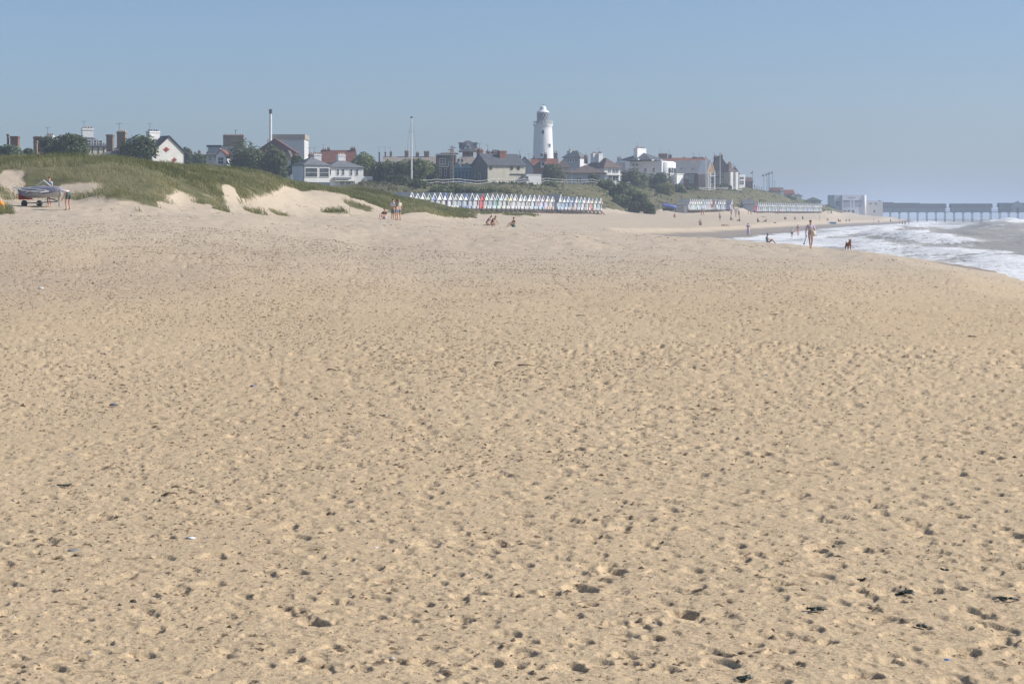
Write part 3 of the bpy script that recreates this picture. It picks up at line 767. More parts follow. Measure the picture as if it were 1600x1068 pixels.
class B:
    """one building, drawn in its own frame: +X along the face seen on the right, +Y along the face seen on the left"""
    def __init__(s, name, label, d, xl, xc, xr, base=None, th=0.0, cat='house', root=None, depth=None, group=None):
        s.d, s.s, s.xc, s.th = d, F / d, xc, math.radians(th)
        s.c, s.sn = math.cos(s.th), math.sin(s.th)
        x = px_x(xc, d)
        if base is None:
            base = HY - (float(land(np.array([x]), np.array([float(d)]))[0]) - CH) * F / d
        s.base = base
        loc = Vector((x, d, py_z(base, d)))
        if root is None:
            s.root = empty(name, loc); tag(s.root, label, cat, group); s.off = Vector((0, 0, 0))
        else:
            s.root = root; s.off = loc - root.location
        s.W = (xr - xc) / s.s / s.c
        s.D = depth if depth else ((xc - xl) / s.s / s.sn if s.sn > .05 else 8.0)
    def z(s, py): return (s.base - py) / s.s
    def fx(s, px, y=0.0): return ((px - s.xc) / s.s + y * s.sn) / s.c
    def ly(s, px): return (s.xc - px) / s.s / s.sn
    def add(s, name, vf, mat, parent=None, smooth_shade=False):
        V = [(s.off.x + a * s.c - b * s.sn, s.off.y + a * s.sn + b * s.c, s.off.z + h) for a, b, h in vf[0]]
        return link(name, raw_mesh(name, V, vf[1], smooth_shade), mat, parent or s.root)
    def box(s, name, x0, x1, y0, y1, z0, z1, mat, parent=None): return s.add(name, box_vf((x0, x1, y0, y1, z0, z1)), mat, parent)
    def walls(s, eave, mat, W=None, D=None, lower=1.6):
        s.e = s.z(eave)
        return s.box('wall', 0, W or s.W, 0, D or s.D, -lower, s.e, mat)
    def roof(s, kind, ridge, mat, gmat=None, over=.35, x0=0, x1=None, y0=0, y1=None, e=None, th=.16):
        x1 = s.W if x1 is None else x1; y1 = s.D if y1 is None else y1
        e = s.e if e is None else e; r = s.z(ridge)
        if kind == 'flat':
            s.box('parapet', x0 - .08, x1 + .08, y0 - .08, y1 + .08, e + .004, r, gmat or mat)
            return s.box('roof', x0 + .2, x1 - .2, y0 + .2, y1 - .2, r + .004, r + .12, mat)
        e2 = e + .01
        if kind == 'hip':
            a, b, c, d = x0 - over, x1 + over, y0 - over, y1 + over
            h = min(b - a, d - c) / 2 * .98
            m = (a + b) / 2, (c + d) / 2
            if b - a >= d - c: p, q = (a + h, m[1]), (b - h, m[1])
            else: p, q = (m[0], c + h), (m[0], d - h)
            V = [(a, c, e2), (b, c, e2), (b, d, e2), (a, d, e2), (a, c, e2 + th), (b, c, e2 + th), (b, d, e2 + th), (a, d, e2 + th), (*p, r), (*q, r)]
            Fc = [(0, 3, 2, 1), (0, 1, 5, 4), (1, 2, 6, 5), (2, 3, 7, 6), (3, 0, 4, 7)]
            if b - a >= d - c: Fc += [(4, 5, 9, 8), (5, 6, 9), (6, 7, 8, 9), (7, 4, 8)]
            else: Fc += [(4, 5, 8), (5, 6, 9, 8), (6, 7, 9), (7, 4, 8, 9)]
            return s.add('roof', (V, Fc), mat)
        if kind == 'gx':     # ridge along X
            ym = (y0 + y1) / 2
            s.add('gable', ([(x0, y0, e2), (x0, y1, e2), (x0, ym, r - .05), (x1, y0, e2), (x1, y1, e2), (x1, ym, r - .05)], [(0, 1, 2), (3, 5, 4), (0, 3, 4, 1), (0, 2, 5, 3), (1, 4, 5, 2)]), gmat)
            k = (r - e) / (ym - y0); a, b = x0 - over * .6, x1 + over * .6; lo = e - over * k
            P = [(y0 - over, lo), (ym, r), (y1 + over, lo), (y1 + over, lo + th * 1.3), (ym, r + th * 1.3), (y0 - over, lo + th * 1.3)]
            V = [(a, y, z + .02) for y, z in P] + [(b, y, z + .02) for y, z in P]
        else:                # 'gy' ridge along Y
            xm = (x0 + x1) / 2
            s.add('gable', ([(x0, y0, e2), (x1, y0, e2), (xm, y0, r - .05), (x0, y1, e2), (x1, y1, e2), (xm, y1, r - .05)], [(0, 1, 2), (3, 5, 4), (0, 3, 4, 1), (0, 2, 5, 3), (1, 4, 5, 2)]), gmat)
            k = (r - e) / (xm - x0); a, b = y0 - over * .6, y1 + over * .6; lo = e - over * k
            P = [(x0 - over, lo), (xm, r), (x1 + over, lo), (x1 + over, lo + th * 1.3), (xm, r + th * 1.3), (x0 - over, lo + th * 1.3)]
            V = [(x, a, z + .02) for x, z in P] + [(x, b, z + .02) for x, z in P]
        Fc = [(0, 1, 4, 5), (1, 2, 3, 4), (6, 11, 10, 7), (7, 10, 9, 8)] + [(i, (i + 1) % 6, (i + 1) % 6 + 6, i + 6) for i in range(6)]
        return s.add('roof', (V, Fc), mat)
    def chimney(s, px0, px1, top, bottom, mat, y=None, pots=3, potmat=None, dep=None, pot_py=3.2):
        y = s.D / 2 if y is None else y
        x0, x1 = s.fx(px0, y), s.fx(px1, y); w = x1 - x0; dep = dep or max(.7, min(w, 1.3))
        zt, zb = s.z(top), s.z(bottom)
        pz = pot_py / s.s if pots else 0
        zt -= pz
        bl = [(x0, x1, y - dep / 2, y + dep / 2, zb - .6, zt - .3), (x0 - .09, x1 + .09, y - dep / 2 - .09, y + dep / 2 + .09, zt - .3, zt - .12), (x0 - .03, x1 + .03, y - dep / 2 - .03, y + dep / 2 + .03, zt - .12, zt)]
        ch = s.add('chimney', boxes_vf(bl), mat)
        for i in range(pots):
            xx = x0 + w * (i + .5) / pots
            s.add('chimney_pot', cyl_vf(xx, y, zt, zt + pz * random.uniform(.8, 1.05), min(.17, w / pots * .4), min(.14, w / pots * .34), 8), potmat or POT, ch)
        if random.random() < .4:
            ax = x0 + w * .2; s.add('aerial', merge_vf(bar_vf((ax, y, zt - .2), (ax, y, zt + 1.5), .035), bar_vf((ax - .6, y, zt + 1.4), (ax + .5, y, zt + 1.45), .025), *[bar_vf((ax + q, y - .3, zt + 1.42), (ax + q, y + .3, zt + 1.42), .02) for q in (-.4, -.1, .2)]), LEAD, ch)
        return ch
    def window(s, face, a0, a1, t, b, bars=1, frame=None, pane=None, name='window'):
        z0, z1 = s.z(b), s.z(t); fr = .09
        if face == 'F': u0, u1 = s.fx(a0), s.fx(a1)
        else: u0, u1 = sorted((s.ly(a0), s.ly(a1)))
        def M(b6):
            p0, p1, n0, n1, q0, q1 = b6      # along, outwards, up
            return (p0, p1, -n1, -n0, q0, q1) if face == 'F' else (-n1, -n0, p0, p1, q0, q1)
        fb = [M((u0 - fr, u1 + fr, 0.004, .07, z1, z1 + fr)), M((u0 - fr, u1 + fr, 0.004, .12, z0 - fr, z0)), M((u0 - fr, u0, 0.004, .07, z0, z1)), M((u1, u1 + fr, 0.004, .07, z0, z1))]
        for k in range(bars):
            um = u0 + (u1 - u0) * (k + 1) / (bars + 1)
            fb.append(M((um - .035, um + .035, .02, .06, z0, z1)))
        zm = (z0 + z1) / 2
        if z1 - z0 > .9: fb.append(M((u0, u1, .022, .058, zm - .035, zm + .035)))
        w = s.add(name, boxes_vf(fb), frame or WINFRAME)
        s.box('pane', *M((u0, u1, .006, .02, z0, z1)), pane or GLASS, w)
        return w
# ------------------------------------------------------------------ the town, from the dunes across to the pier
# far left, behind the dunes
b = B('brick_house', 'brick house hidden by trees at the far left, only its square chimney showing', 330, -30, -30, 40)
b.walls(262, BRICK); b.roof('gx', 240, PALETILE, BRICK)
b.chimney(8, 20, 211.5, 240, BRICK, pots=0); b.chimney(2, 4, 208, 238, DARKBRICK, pots=0)

b = B('brick_house', 'house with orange brick chimney stack poking out left of the dark evergreen', 350, 36, 36, 84)
b.walls(252, BRICK); b.roof('gx', 236, BROWNTILE, BRICK)
b.chimney(45, 58, 211, 240, BRICK, pots=2, pot_py=1.2); b.chimney(48, 53, 219, 244, TANBRICK, y=2.5, pots=0)
b.chimney(64, 75, 207, 236, OFFWHITE, pots=4)

b = B('slate_house', 'slate roofed house with tall white chimney behind the dark evergreen', 385, 100, 118, 163, th=22)
b.walls(229, CREAM); b.roof('hip', 210, SLATE, over=.4)
b.chimney(122, 138, 196.5, 213, WHITE, pots=4)
for x0, x1 in ((136, 140), (144, 148), (152, 156)): b.window('F', x0, x1, 219, 227, bars=0)
for x0 in (126, 132, 141.5, 150, 158): b.box('timber', b.fx(x0), b.fx(x0) + .22, -.05, -.003, b.z(240), b.z(230), DARKWOOD)

b = B('low_slate_house', 'low slate roof with two tall tan chimneys standing behind the dune', 345, 150, 150, 216, depth=7)
b.walls(248, CREAM); b.roof('hip', 227, SLATE2)
b.chimney(163, 173, 209.5, 238, TANBRICK, pots=0, y=2.2); b.chimney(178, 191, 201.5, 236, TANBRICK, pots=4, y=3.2, potmat=PALEPOT)
sk = b.box('skylight', b.fx(160), b.fx(172), .6, .9, b.z(246.6), b.z(244.3), LEAD)

b = B('white_gable_house', 'white gabled house with red diamond ornaments on its gable wall', 362, 178, 238, 283, base=268, th=40)
b.walls(238, OFFWHITE); b.roof('gy', 213, SLATE, OFFWHITE, over=.55)
b.chimney(226, 240, 200.5, 222, WHITE, pots=4, potmat=DARK, y=3.4)
REDPAINT = plain((.42, .06, .05), .7, .1)
for cx, cy, r in ((257, 233, 4.2), (268, 249, 3.6)):
    x, z, q = b.fx(cx), b.z(cy), r / b.s
    V = [(x - q / b.c, -.09, z), (x, -.09, z - q), (x + q / b.c, -.09, z), (x, -.09, z + q)]
    V += [(a, -.004, c) for a, _, c in V]
    o = b.add('diamond_ornament', (V, [(0, 1, 2, 3), (4, 7, 6, 5)] + [(i, (i + 1) % 4, (i + 1) % 4 + 4, i + 4) for i in range(4)]), REDPAINT)
    q *= .45
    V = [(x - q / b.c, -.13, z), (x, -.13, z - q), (x + q / b.c, -.13, z), (x, -.13, z + q)]; V += [(a, -.094, c) for a, _, c in V]
    b.add('inset', (V, [(0, 1, 2, 3), (4, 7, 6, 5)] + [(i, (i + 1) % 4, (i + 1) % 4 + 4, i + 4) for i in range(4)]), DARKWOOD, o)
b.box('drainpipe', b.W - .2, b.W - .08, -.14, -.02, -1.5, b.e, DARK)

b = B('brick_terrace', 'distant brick terrace with small chimneys right of the white gabled house', 540, 286, 286, 342)
b.walls(250, DARKBRICK); b.roof('gx', 242, BROWNTILE, DARKBRICK)
for x in (299.5, 306, 319.5, 331): b.chimney(x, x + 3.5, 233.5 + (x % 3), 244, BRICK, pots=2, pot_py=2)

b = B('villa', 'slate villa with broad chimney of many orange pots left of the big dark tree', 480, 322, 322, 388, depth=9)
b.walls(243, CREAM); b.roof('hip', 226, SLATE)
b.chimney(345, 377, 208, 228, TANBRICK, y=4.5, pots=9, pot_py=2.2)
b.box('dormer', b.fx(324), b.fx(343), 1.0, 4.0, b.z(240), b.z(229.5), GREYWALL); b.box('dormer_roof', b.fx(322), b.fx(345), .7, 4.3, b.z(229.4), b.z(226.5), SLATE)
b.window('F', 326, 331, 244.5, 251); b.window('F', 336, 341, 244.5, 251)
b.add('aerial', merge_vf(bar_vf((b.fx(364), 4.5, b.z(212)), (b.fx(364), 4.5, b.z(202)), .05), bar_vf((b.fx(361), 4.5, b.z(203)), (b.fx(367), 4.5, b.z(202)), .04)), DARK)

b = B('red_roof_cottage', 'small cottage with red roof and pale gable beside the big dark tree', 405, 337, 337, 353, base=266, depth=7)
b.walls(243, WHITE); b.roof('gy', 234.5, REDTILE, WHITE); b.window('F', 341, 349, 246, 256, bars=1)

# factory with stack, and houses around it
b = B('factory_block', 'tall pale factory block with tan fascia band and thin chimney stack', 575, 425, 425, 475.5, depth=12)
b.walls(217.5, plain((.62, .62, .60), .8, .08)); b.box('fascia', -.2, b.W + .2, -.25, b.D + .2, b.e + .004, b.z(210), plain((.40, .33, .26), .8, .1))
st = b.add('stack', cyl_vf(b.fx(423.6), -1.2, b.z(250), b.z(172), .42, .34, 12), WHITE); b.add('stack_cap', cyl_vf(b.fx(423.6), -1.2, b.z(178), b.z(171), .46, .46, 12), DARK, st)
b.box('pipe', b.fx(419), b.fx(420), -1.3, -1.0, b.z(240), b.z(218), DARK)

b = B('red_barn', 'broad dull red gable roof in front of the factory block', 520, 398, 398, 461, depth=10)
b.walls(238, BRICK); b.roof('gy', 217.5, DULLRED, DULLRED, over=.3)

b = B('timber_gable_house', 'narrow house with yellow timber gable above the trees by the white villa', 470, 444, 444, 456, depth=6)
b.walls(250, CREAM); b.roof('gy', 236, BROWNTILE, TIMBER, over=.3); b.window('F', 447, 453, 240, 246)

b = B('red_roof_house', 'house with bright red roof ridge and brick chimneys behind the white villa', 520, 500, 500, 553, depth=9)
b.walls(254, BRICK); b.roof('gx', 235, tiled_roof('dull_pantiles', (.19, .085, .062)), BRICK)
b.chimney(501, 507.5, 230, 246, BRICK, pots=2); b.chimney(509, 513, 228.5, 244, DARKBRICK, pots=2); b.chimney(545.5, 553, 228, 247, BRICK, pots=3)

b = B('white_villa', 'white seafront villa with grey hipped roofs and wide corner windows', 430, 452, 475, 513, base=292, th=30)
b.walls(258.5, WHITE); b.roof('hip', 244.5, SLATE2, over=.3)
b.box('plinth', -.04, b.W + .04, -.04, b.D + .04, -1.7, b.z(284.5), plain((.10, .12, .14), .7, .1))
b.box('drainpipe', -.10, .02, -.10, .02, b.z(284.4), b.e, DARK)
b.window('F', 477, 494.5, 262.5, 276, bars=0, pane=GLASS); b.window('F', 498, 511.5, 262.5, 276, bars=0)
b.chimney(480, 485, 237, 246, DARKBRICK, pots=2); 
w = B('white_villa', '', 437, 513, 514, 566, base=290, th=24, root=b.root, depth=7)
w.walls(262, WHITE); w.roof('hip', 249.5, SLATE2)
w.chimney(486, 497, 236.5, 252, WHITE, y=6.0, pots=4); w.chimney(524, 535, 237.5, 252, WHITE, y=4.0, pots=4, potmat=PALEPOT)
for x0, x1 in ((514, 517), (526, 529), (533.5, 537), (546, 549), (554.5, 558)): w.window('F', x0, x1, 264.5, 273, bars=0)
w.box('awning', w.fx(520), w.fx(545), -1.2, -.005, w.z(280), w.z(277), LEAD); w.box('balcony', w.fx(521), w.fx(552), -1.3, -.005, w.z(283), w.z(281.6), OFFWHITE)
for x0, x1 in ((531, 537), (540, 546), (549, 553)): w.window('F', x0, x1, 283.6, 288, bars=1)
w.box('side_wing', w.fx(566) + .003, w.fx(580), 0, 5, -1.5, w.z(275), WHITE); w.window('F', 567.5, 571, 283, 288, bars=0); w.window('F', 573, 577, 283, 288, bars=0)

# walls and railing on the cliff top
b = B('garden_wall', 'pink brick retaining wall below the white villa', 422, 500, 500, 596, base=300, cat='wall', depth=.4)
b.walls(292, plain((.42, .33, .29), .85, .15)); b.box('coping', -.05, b.W + .05, -.08, .48, b.e + .004, b.z(290.8), OFFWHITE)
b = B('garden_railing', 'pale railing along the terrace in front of the white villa', 424, 530, 530, 596, base=291, cat='railing', depth=.2)
for i in range(12): b.box('post', b.fx(531 + i * 5.8), b.fx(531 + i * 5.8) + .08, 0, .08, -.3, b.z(286.6), OFFWHITE)
b.box('rail', 0, b.W, .012, .07, b.z(286.6) + .003, b.z(286), OFFWHITE)

def fence_line(name, label, pts, post_step, h, mat, r=.05, rails=(1.0, .5), group=None):
    """posts and rails following ground points [(px, d)]"""
    P = []
    for (pa, da), (pb, db) in zip(pts[:-1], pts[1:]):
        A, Bp = Vector((px_x(pa, da), da)), Vector((px_x(pb, db), db)); n = max(1, int((Bp - A).length / post_step))
        for i in range(n): P.append(A.lerp(Bp, i / n))
    P.append(Vector((px_x(*pts[-1]), pts[-1][1])))
    g = ground_z(np.array([p.x for p in P]), np.array([p.y for p in P]))
    root = empty(name, (P[0].x, P[0].y, float(g[0]))); tag(root, label, 'railing', group)
    o = root.location
    for p, z in zip(P, g):
        link('post', raw_mesh('post', *bar_vf((p.x - o.x, p.y - o.y, z - .4 - o.z), (p.x - o.x, p.y - o.y, z + h - o.z), r)), mat, root)
    for f in rails:
        V = [bar_vf((P[i].x - o.x, P[i].y - o.y, g[i] + h * f - .04 - o.z), (P[i + 1].x - o.x, P[i + 1].y - o.y, g[i + 1] + h * f - .04 - o.z), r * .7) for i in range(len(P) - 1)]
        link('rail', raw_mesh('rail', *merge_vf(*V)), mat, root)
fence_line('promenade_railing', 'white railing along the clifftop promenade in front of the town houses', [(655, 414), (735, 434), (820, 460), (900, 484), (940, 496), (985, 556)], 2.4, 1.15, OFFWHITE, .04)
fence_line('clifftop_fence', 'low pale fence on the green clifftop before the brick hall', [(1092, 628), (1132, 650), (1160, 668)], 2.2, 1.0, OFFWHITE, .06)

# the middle of the town
b = B('long_terrace', 'long pale roofed terrace with row of tan chimneys behind the flagpole', 560, 598, 598, 692, depth=9)
b.walls(256, TANBRICK); b.roof('gx', 245, PALETILE, TANBRICK)
for x0, x1, t in ((607.5, 611, 235), (631, 637, 233.5), (648.5, 653.5, 236), (661.5, 669.5, 234)): b.chimney(x0, x1, t, 249, TANBRICK, pots=2, pot_py=2)
for x0 in (590, 599.5): b.chimney(x0, x0 + 2, 237, 262, DARKBRICK, pots=0)

b = B('brick_bay_house', 'flat topped brick house with white framed bay windows near the telegraph poles', 474, 681, 681, 712, base=286, depth=9)
b.walls(242.5, DARKBRICK); b.roof('flat', 240.8, LEAD, OFFWHITE)
b.roof('hip', 235.5, PALETILE, x0=b.fx(690), x1=b.fx(713), y0=1, y1=7, e=b.z(240)) 
b.window('F', 687.5, 695.5, 248, 256, bars=1); b.window('F', 701, 706, 253, 259, bars=0)
b.box('bay', b.fx(683), b.fx(699), -1.0, -.004, -1.5, b.z(261.5), DARKBRICK); b.box('bay_roof', b.fx(682), b.fx(700), -1.15, -.004, b.z(261.4), b.z(259.8), OFFWHITE)
for x0, x1 in ((684, 690), (694.5, 698.5)):
    o = b.box('window', b.fx(x0), b.fx(x1), -1.06, -1.004, b.z(275), b.z(263.5), WINFRAME); b.box('pane', b.fx(x0) + .1, b.fx(x1) - .1, -1.08, -1.062, b.z(274.3), b.z(264.2), GLASS, o)
b.window('F', 703, 707, 264, 276, bars=0)
b.chimney(703, 709, 233, 241, TANBRICK, pots=2)

for nm, px, t in (('shorter telegraph pole beside the brick bay house', 704.4, 232), ('taller telegraph pole with crossarm beside the brick bay house', 707.6, 228.5)):
    d = 462; x = px_x(px, d); zb = py_z(287, d)
    r = empty('telegraph_pole', (x, d, zb)); tag(r, nm, 'pole')
    link('shaft', raw_mesh('shaft', *cyl_vf(0, 0, -1, py_z(t, d) - zb, .15, .11, 8)), plain((.30, .26, .22), .9, .15), r)
    link('crossarm', raw_mesh('crossarm', *box_vf((-.7, .7, -.06, .06, py_z(t + 2.5, d) - zb, py_z(t + 1.6, d) - zb))), DARKWOOD, r)

b = B('turret_house', 'house with steep pavilion turret roof and purple grey tiles', 500, 706, 706, 753, base=284, depth=10)
b.walls(257, DARKBRICK); b.roof('hip', 238.5, PALETILE, over=.4)
cx, cy = b.fx(730.5), 4.5
b.box('turret', cx - 1.35, cx + 1.35, cy - 1.35, cy + 1.35, b.z(246), b.z(236.5), BRICK)
pr = [(14.5, 236.6), (14.2, 235.6), (12.2, 232.5), (10.0, 228.5), (8.6, 225), (7.0, 221.6), (4.6, 219.4), (2.0, 218.4)]
V, Fc = [], []
for hw, py in pr:
    q = hw / b.s; V += [(cx - q, cy - q, b.z(py)), (cx + q, cy - q, b.z(py)), (cx + q, cy + q, b.z(py)), (cx - q, cy + q, b.z(py))]
for k in range(len(pr) - 1):
    for i in range(4): a, c = k * 4 + i, k * 4 + (i + 1) % 4; Fc.append((a, c, c + 4, a + 4))
Fc += [(3, 2, 1, 0), tuple(range(len(V) - 4, len(V)))]
tr = b.add('turret_roof', (V, Fc), SLATE2)
def tri_prism(x0, x1, y0, y1, z0, z1):
    xm = (x0 + x1) / 2
    return [(x0, y0, z0), (x1, y0, z0), (xm, y0, z1), (x0, y1, z0), (x1, y1, z0), (xm, y1, z1)], [(0, 1, 2), (3, 5, 4), (0, 3, 4, 1), (0, 2, 5, 3), (1, 4, 5, 2)]
b.add('dormer', tri_prism(cx - 1.0, cx + 1.0, cy - 2.0, cy, b.z(232), b.z(222.5)), WHITE, tr)
b.add('dormer_window', box_vf((cx - .3, cx + .3, cy - 2.06, cy - 2.004, b.z(231), b.z(227))), GLASS, tr)
for sg in (-1, 1):
    xx = cx + sg * 11.2 / b.s
    b.add('dormer', box_vf((xx - .45, xx + .45, cy - .6, cy + .6, b.z(231), b.z(223))), LEAD, tr)
    b.add('dormer_roof', box_vf((xx - .65, xx + .65, cy - .8, cy + .8, b.z(222.9), b.z(221.8))), SLATE, tr)
for x0 in (715, 720.5): b.window('F', x0, x0 + 3, 248.5, 253, bars=0)
b.chimney(744, 748, 229.5, 243, BRICK, pots=2)
b.window('F', 713, 718, 263, 272); b.window('F', 723, 728, 263, 272)

b = B('blue_building', 'low turquoise blue building with pale gabled glass roofs', 468, 708, 708, 738, base=285, depth=7)
b.walls(262, BLUEWALL); PALEROOF = plain((.36, .44, .45), .5, .15)
for x0, x1, t in ((709, 721, 252.5), (722, 737, 255)):
    b.roof('gy', t, PALEROOF, PALEROOF, over=.1, x0=b.fx(x0), x1=b.fx(x1))
for x0 in (711, 716.5, 722, 727.5, 733): b.window('F', x0, x0 + 3.4, 268, 279, bars=0, frame=BLUEWALL, pane=plain((.05, .12, .17), .3, .1))
b.box('fascia', 0, b.W, -.12, -.004, b.z(264.5), b.z(263), plain((.10, .22, .30), .7, .1))

b = B('reading_room', 'cream walled hall with big slate roof and dark flint gable', 460, 735, 762, 821, base=288, th=25)
b.walls(258.5, CREAM); b.box('flint_wall', -.06, -.004, -.02, b.D + .02, -1.6, b.e, FLINT)
b.roof('gx', 240.5, SLATE, FLINT, over=.3)
for x0, x1 in ((765.5, 768.3), (798, 801), (808.5, 811.5)): b.window('F', x0, x1, 259.6, 264, bars=0, frame=DARK)
b.box('string_course', b.fx(797), b.fx(820.5), -.16, -.004, b.z(272.4), b.z(271), DARK)
b.window('L', 747.5, 750.5, 270, 281.5, bars=0, name='door', pane=WHITE); b.window('L', 740.5, 742, 272, 277, bars=0)
b.chimney(747.5, 753, 229.5, 242, BRICK, pots=2, y=b.D * .7); b.chimney(760, 764, 231.5, 242, BRICK, pots=1, y=b.D * .7)
b.chimney(768.5, 779, 232, 242, DARKBRICK, pots=5, y=b.D * .62, potmat=DARK); b.chimney(779, 789.5, 234.5, 248, BRICK, pots=0, y=b.D * .36)
b = B('lean_to', 'low white flat roofed extension beside the cream hall', 462, 821, 822.5, 846, base=288, th=22, depth=5)
b.walls(273.5, WHITE); b.roof('flat', 272.4, LEAD, WHITE); b.window('F', 822.5, 825, 276.5, 281, bars=0, frame=DARK)
b = B('slate_house', 'grey slate house half hidden between the cream hall and the lighthouse', 530, 806, 806, 833, depth=8)
b.walls(260, GREYWALL); b.roof('gy', 245.5, SLATE, GREYWALL); b.chimney(811, 814, 240, 250, DARKBRICK, pots=2); b.chimney(826, 828.5, 248, 258, WHITE, pots=0)

# lighthouse
d = 667.0; s_ = F / d; zb = py_z(300, d)
lh = empty('lighthouse', (px_x(848.5, d), d, zb)); tag(lh, 'tall white lighthouse tower with glazed lantern and domed cap', 'lighthouse')
def LZ(py): return py_z(py, d) - zb
LHW = plain((.83, .83, .82), .55, .05, .25)
link('tower', raw_mesh('tower', *lathe_vf([(17.6 / s_, -2), (17.4 / s_, LZ(300)), (16.2 / s_, LZ(255)), (15.1 / s_, LZ(225)), (14.3 / s_, LZ(203)), (14.0 / s_, LZ(198.5)), (14.6 / s_, LZ(197.5)), (15.2 / s_, LZ(196.2)), (15.2 / s_, LZ(195.2))], 40), True), LHW, lh)
link('gallery', raw_mesh('gallery', *lathe_vf([(15.6 / s_, LZ(195.1)), (15.6 / s_, LZ(194.4)), (11.4 / s_, LZ(194.3)), (11.2 / s_, LZ(189.6)), (9.9 / s_, LZ(189.5))], 32)), LHW, lh)
rl = link('railing', raw_mesh('railing', *merge_vf(*[lathe_vf([(15.4 / s_, LZ(p)), (15.4 / s_, LZ(p - .35)), (15.2 / s_, LZ(p - .35))], 32) for p in (191.8, 190.0)])), LHW, lh)
for i in range(16):
    a = 6.2832 * i / 16; r = 15.3 / s_
    link('baluster', raw_mesh('baluster', *cyl_vf(r * math.cos(a), r * math.sin(a), LZ(194.4), LZ(189.7), .06, .06, 5)), LHW, rl)
LGL = NT('lantern_glass'); LGL.bsdf((.13, .15, .165), .12, spec=.5)
ln = link('lantern', raw_mesh('lantern', *lathe_vf([(9.3 / s_, LZ(189.4)), (9.3 / s_, LZ(176.6))], 24)), LGL.m, lh)
for i in range(12):
    for dr in (1, -1):
        segs = []
        for k in range(3):
            a0 = 6.2832 * (i + dr * k / 2) / 12; a1 = 6.2832 * (i + dr * (k + 1) / 2) / 12; r = 9.45 / s_
            p0 = 189.4 - 12.8 * k / 3; p1 = 189.4 - 12.8 * (k + 1) / 3
            segs.append(bar_vf((r * math.cos(a0), r * math.sin(a0), LZ(p0)), (r * math.cos(a1), r * math.sin(a1), LZ(p1)), .075))
        link('glazing_bar', raw_mesh('glazing_bar', *merge_vf(*segs)), plain((.45, .47, .48), .5, .1), ln)
dm = link('dome', raw_mesh('dome', *lathe_vf([(9.9 / s_, LZ(176.5)), (10.2 / s_, LZ(175.8)), (9.2 / s_, LZ(174.6)), (7.2 / s_, LZ(172.9)), (5.3 / s_, LZ(171.8)), (5.0 / s_, LZ(170.6)), (4.9 / s_, LZ(168.4)), (4.0 / s_, LZ(166.8)), (2.0 / s_, LZ(165.7)), (.5 / s_, LZ(165.3))], 28), True), LHW, lh)
link('finial', raw_mesh('finial', *merge_vf(cyl_vf(0, 0, LZ(165.4), LZ(162.4), .06, .04, 6), box_vf((-.35, .35, -.04, .04, LZ(164), LZ(163.5))))), DARK, dm)
for px, t, bt in ((848, 204, 210), (858.3, 225.2, 230.2), (846, 240, 245)):
    off = (px - 848.5) / s_; r = np.interp(t, [198, 225, 255], [14.0, 15.1, 16.2]) / s_; y = -math.sqrt(r * r - off * off); ang = math.atan2(off, -y)
    q = Matrix.Rotation(ang, 4, 'Z') @ Matrix.Translation((0, -r, 0)); q = Matrix.Rotation(math.atan2(off, -y), 4, 'Z') @ Matrix.Translation((0, -r, 0))
    def tf(vf): return [tuple(q @ Vector(v)) for v in vf[0]], vf[1]
    wn_ = link('window', raw_mesh('window', *tf(boxes_vf([(-.55, .55, -.12, .35, LZ(bt) - .15, LZ(bt)), (-.55, .55, -.10, .35, LZ(t), LZ(t) + .15), (-.55, -.4, -.10, .35, LZ(bt), LZ(t)), (.4, .55, -.10, .35, LZ(bt), LZ(t))]))), LHW, lh)
    link('pane', raw_mesh('pane', *tf(box_vf((-.4, .4, -.06, .35, LZ(bt), LZ(t))))), GLASS, wn_)

b = B('red_tiled_house', 'red tiled house with white dormer at the foot of the lighthouse', 600, 830, 830, 872, base=284, depth=9)
b.walls(264, BRICK); b.roof('gx', 248, REDTILE, REDTILE, over=.3)
b.box('dormer', b.fx(845), b.fx(852.5), -.3, 3, b.z(262), b.z(251.5), WHITE); b.add('dormer_roof', tri_prism(b.fx(844), b.fx(853.5), -.5, 3.5, b.z(251.4), b.z(247.6)), REDTILE); b.box('dormer_window', b.fx(846.5), b.fx(851), -.34, -.304, b.z(259), b.z(253), GLASS)
b.chimney(849.5, 855, 237, 252, DARKBRICK, pots=2); b.chimney(832.5, 836, 243, 250, DARKBRICK, pots=2)
w = B('red_tiled_house', '', 606, 868, 868, 892, base=284, root=b.root, depth=9)
w.walls(263, CREAM); w.roof('hip', 248, BROWNTILE); w.chimney(866, 871.5, 235.5, 252, TANBRICK, pots=2)

b = B('grey_tower_house', 'grey blue house with pyramid roof and band of windows right of the lighthouse', 640, 881, 906, 917, base=284, th=58)
b.walls(246.5, GREYWALL); b.roof('hip', 235, SLATE2, over=.5); b.box('lit_wall', -.02, b.W + .02, -.05, -.004, -1, b.e, WHITE)  # white sheet paints the sunlit side of the grey walls
for x0 in (887, 891, 895, 899): b.window('L', x0, x0 + 2.6, 248, 252, bars=0)
b.window('F', 909, 912, 249.5, 254, bars=0); b.chimney(889, 893, 232, 242, OFFWHITE, pots=2, y=b.D * .8)

b = B('brown_bungalow', 'low bungalow with broad brown hipped roof behind the clifftop railing', 555, 888, 888, 945, base=287, depth=10)
b.walls(271, GREYWALL); b.roof('hip', 257, BROWNTILE, over=.6)
b.window('F', 901, 904, 277, 286, bars=0); b.window('F', 905, 908, 277, 286, bars=0); b.window('F', 924, 932, 275, 280)
b.box('drainpipe', b.fx(893), b.fx(894.3), -.15, -.02, -1, b.z(262), WHITE)

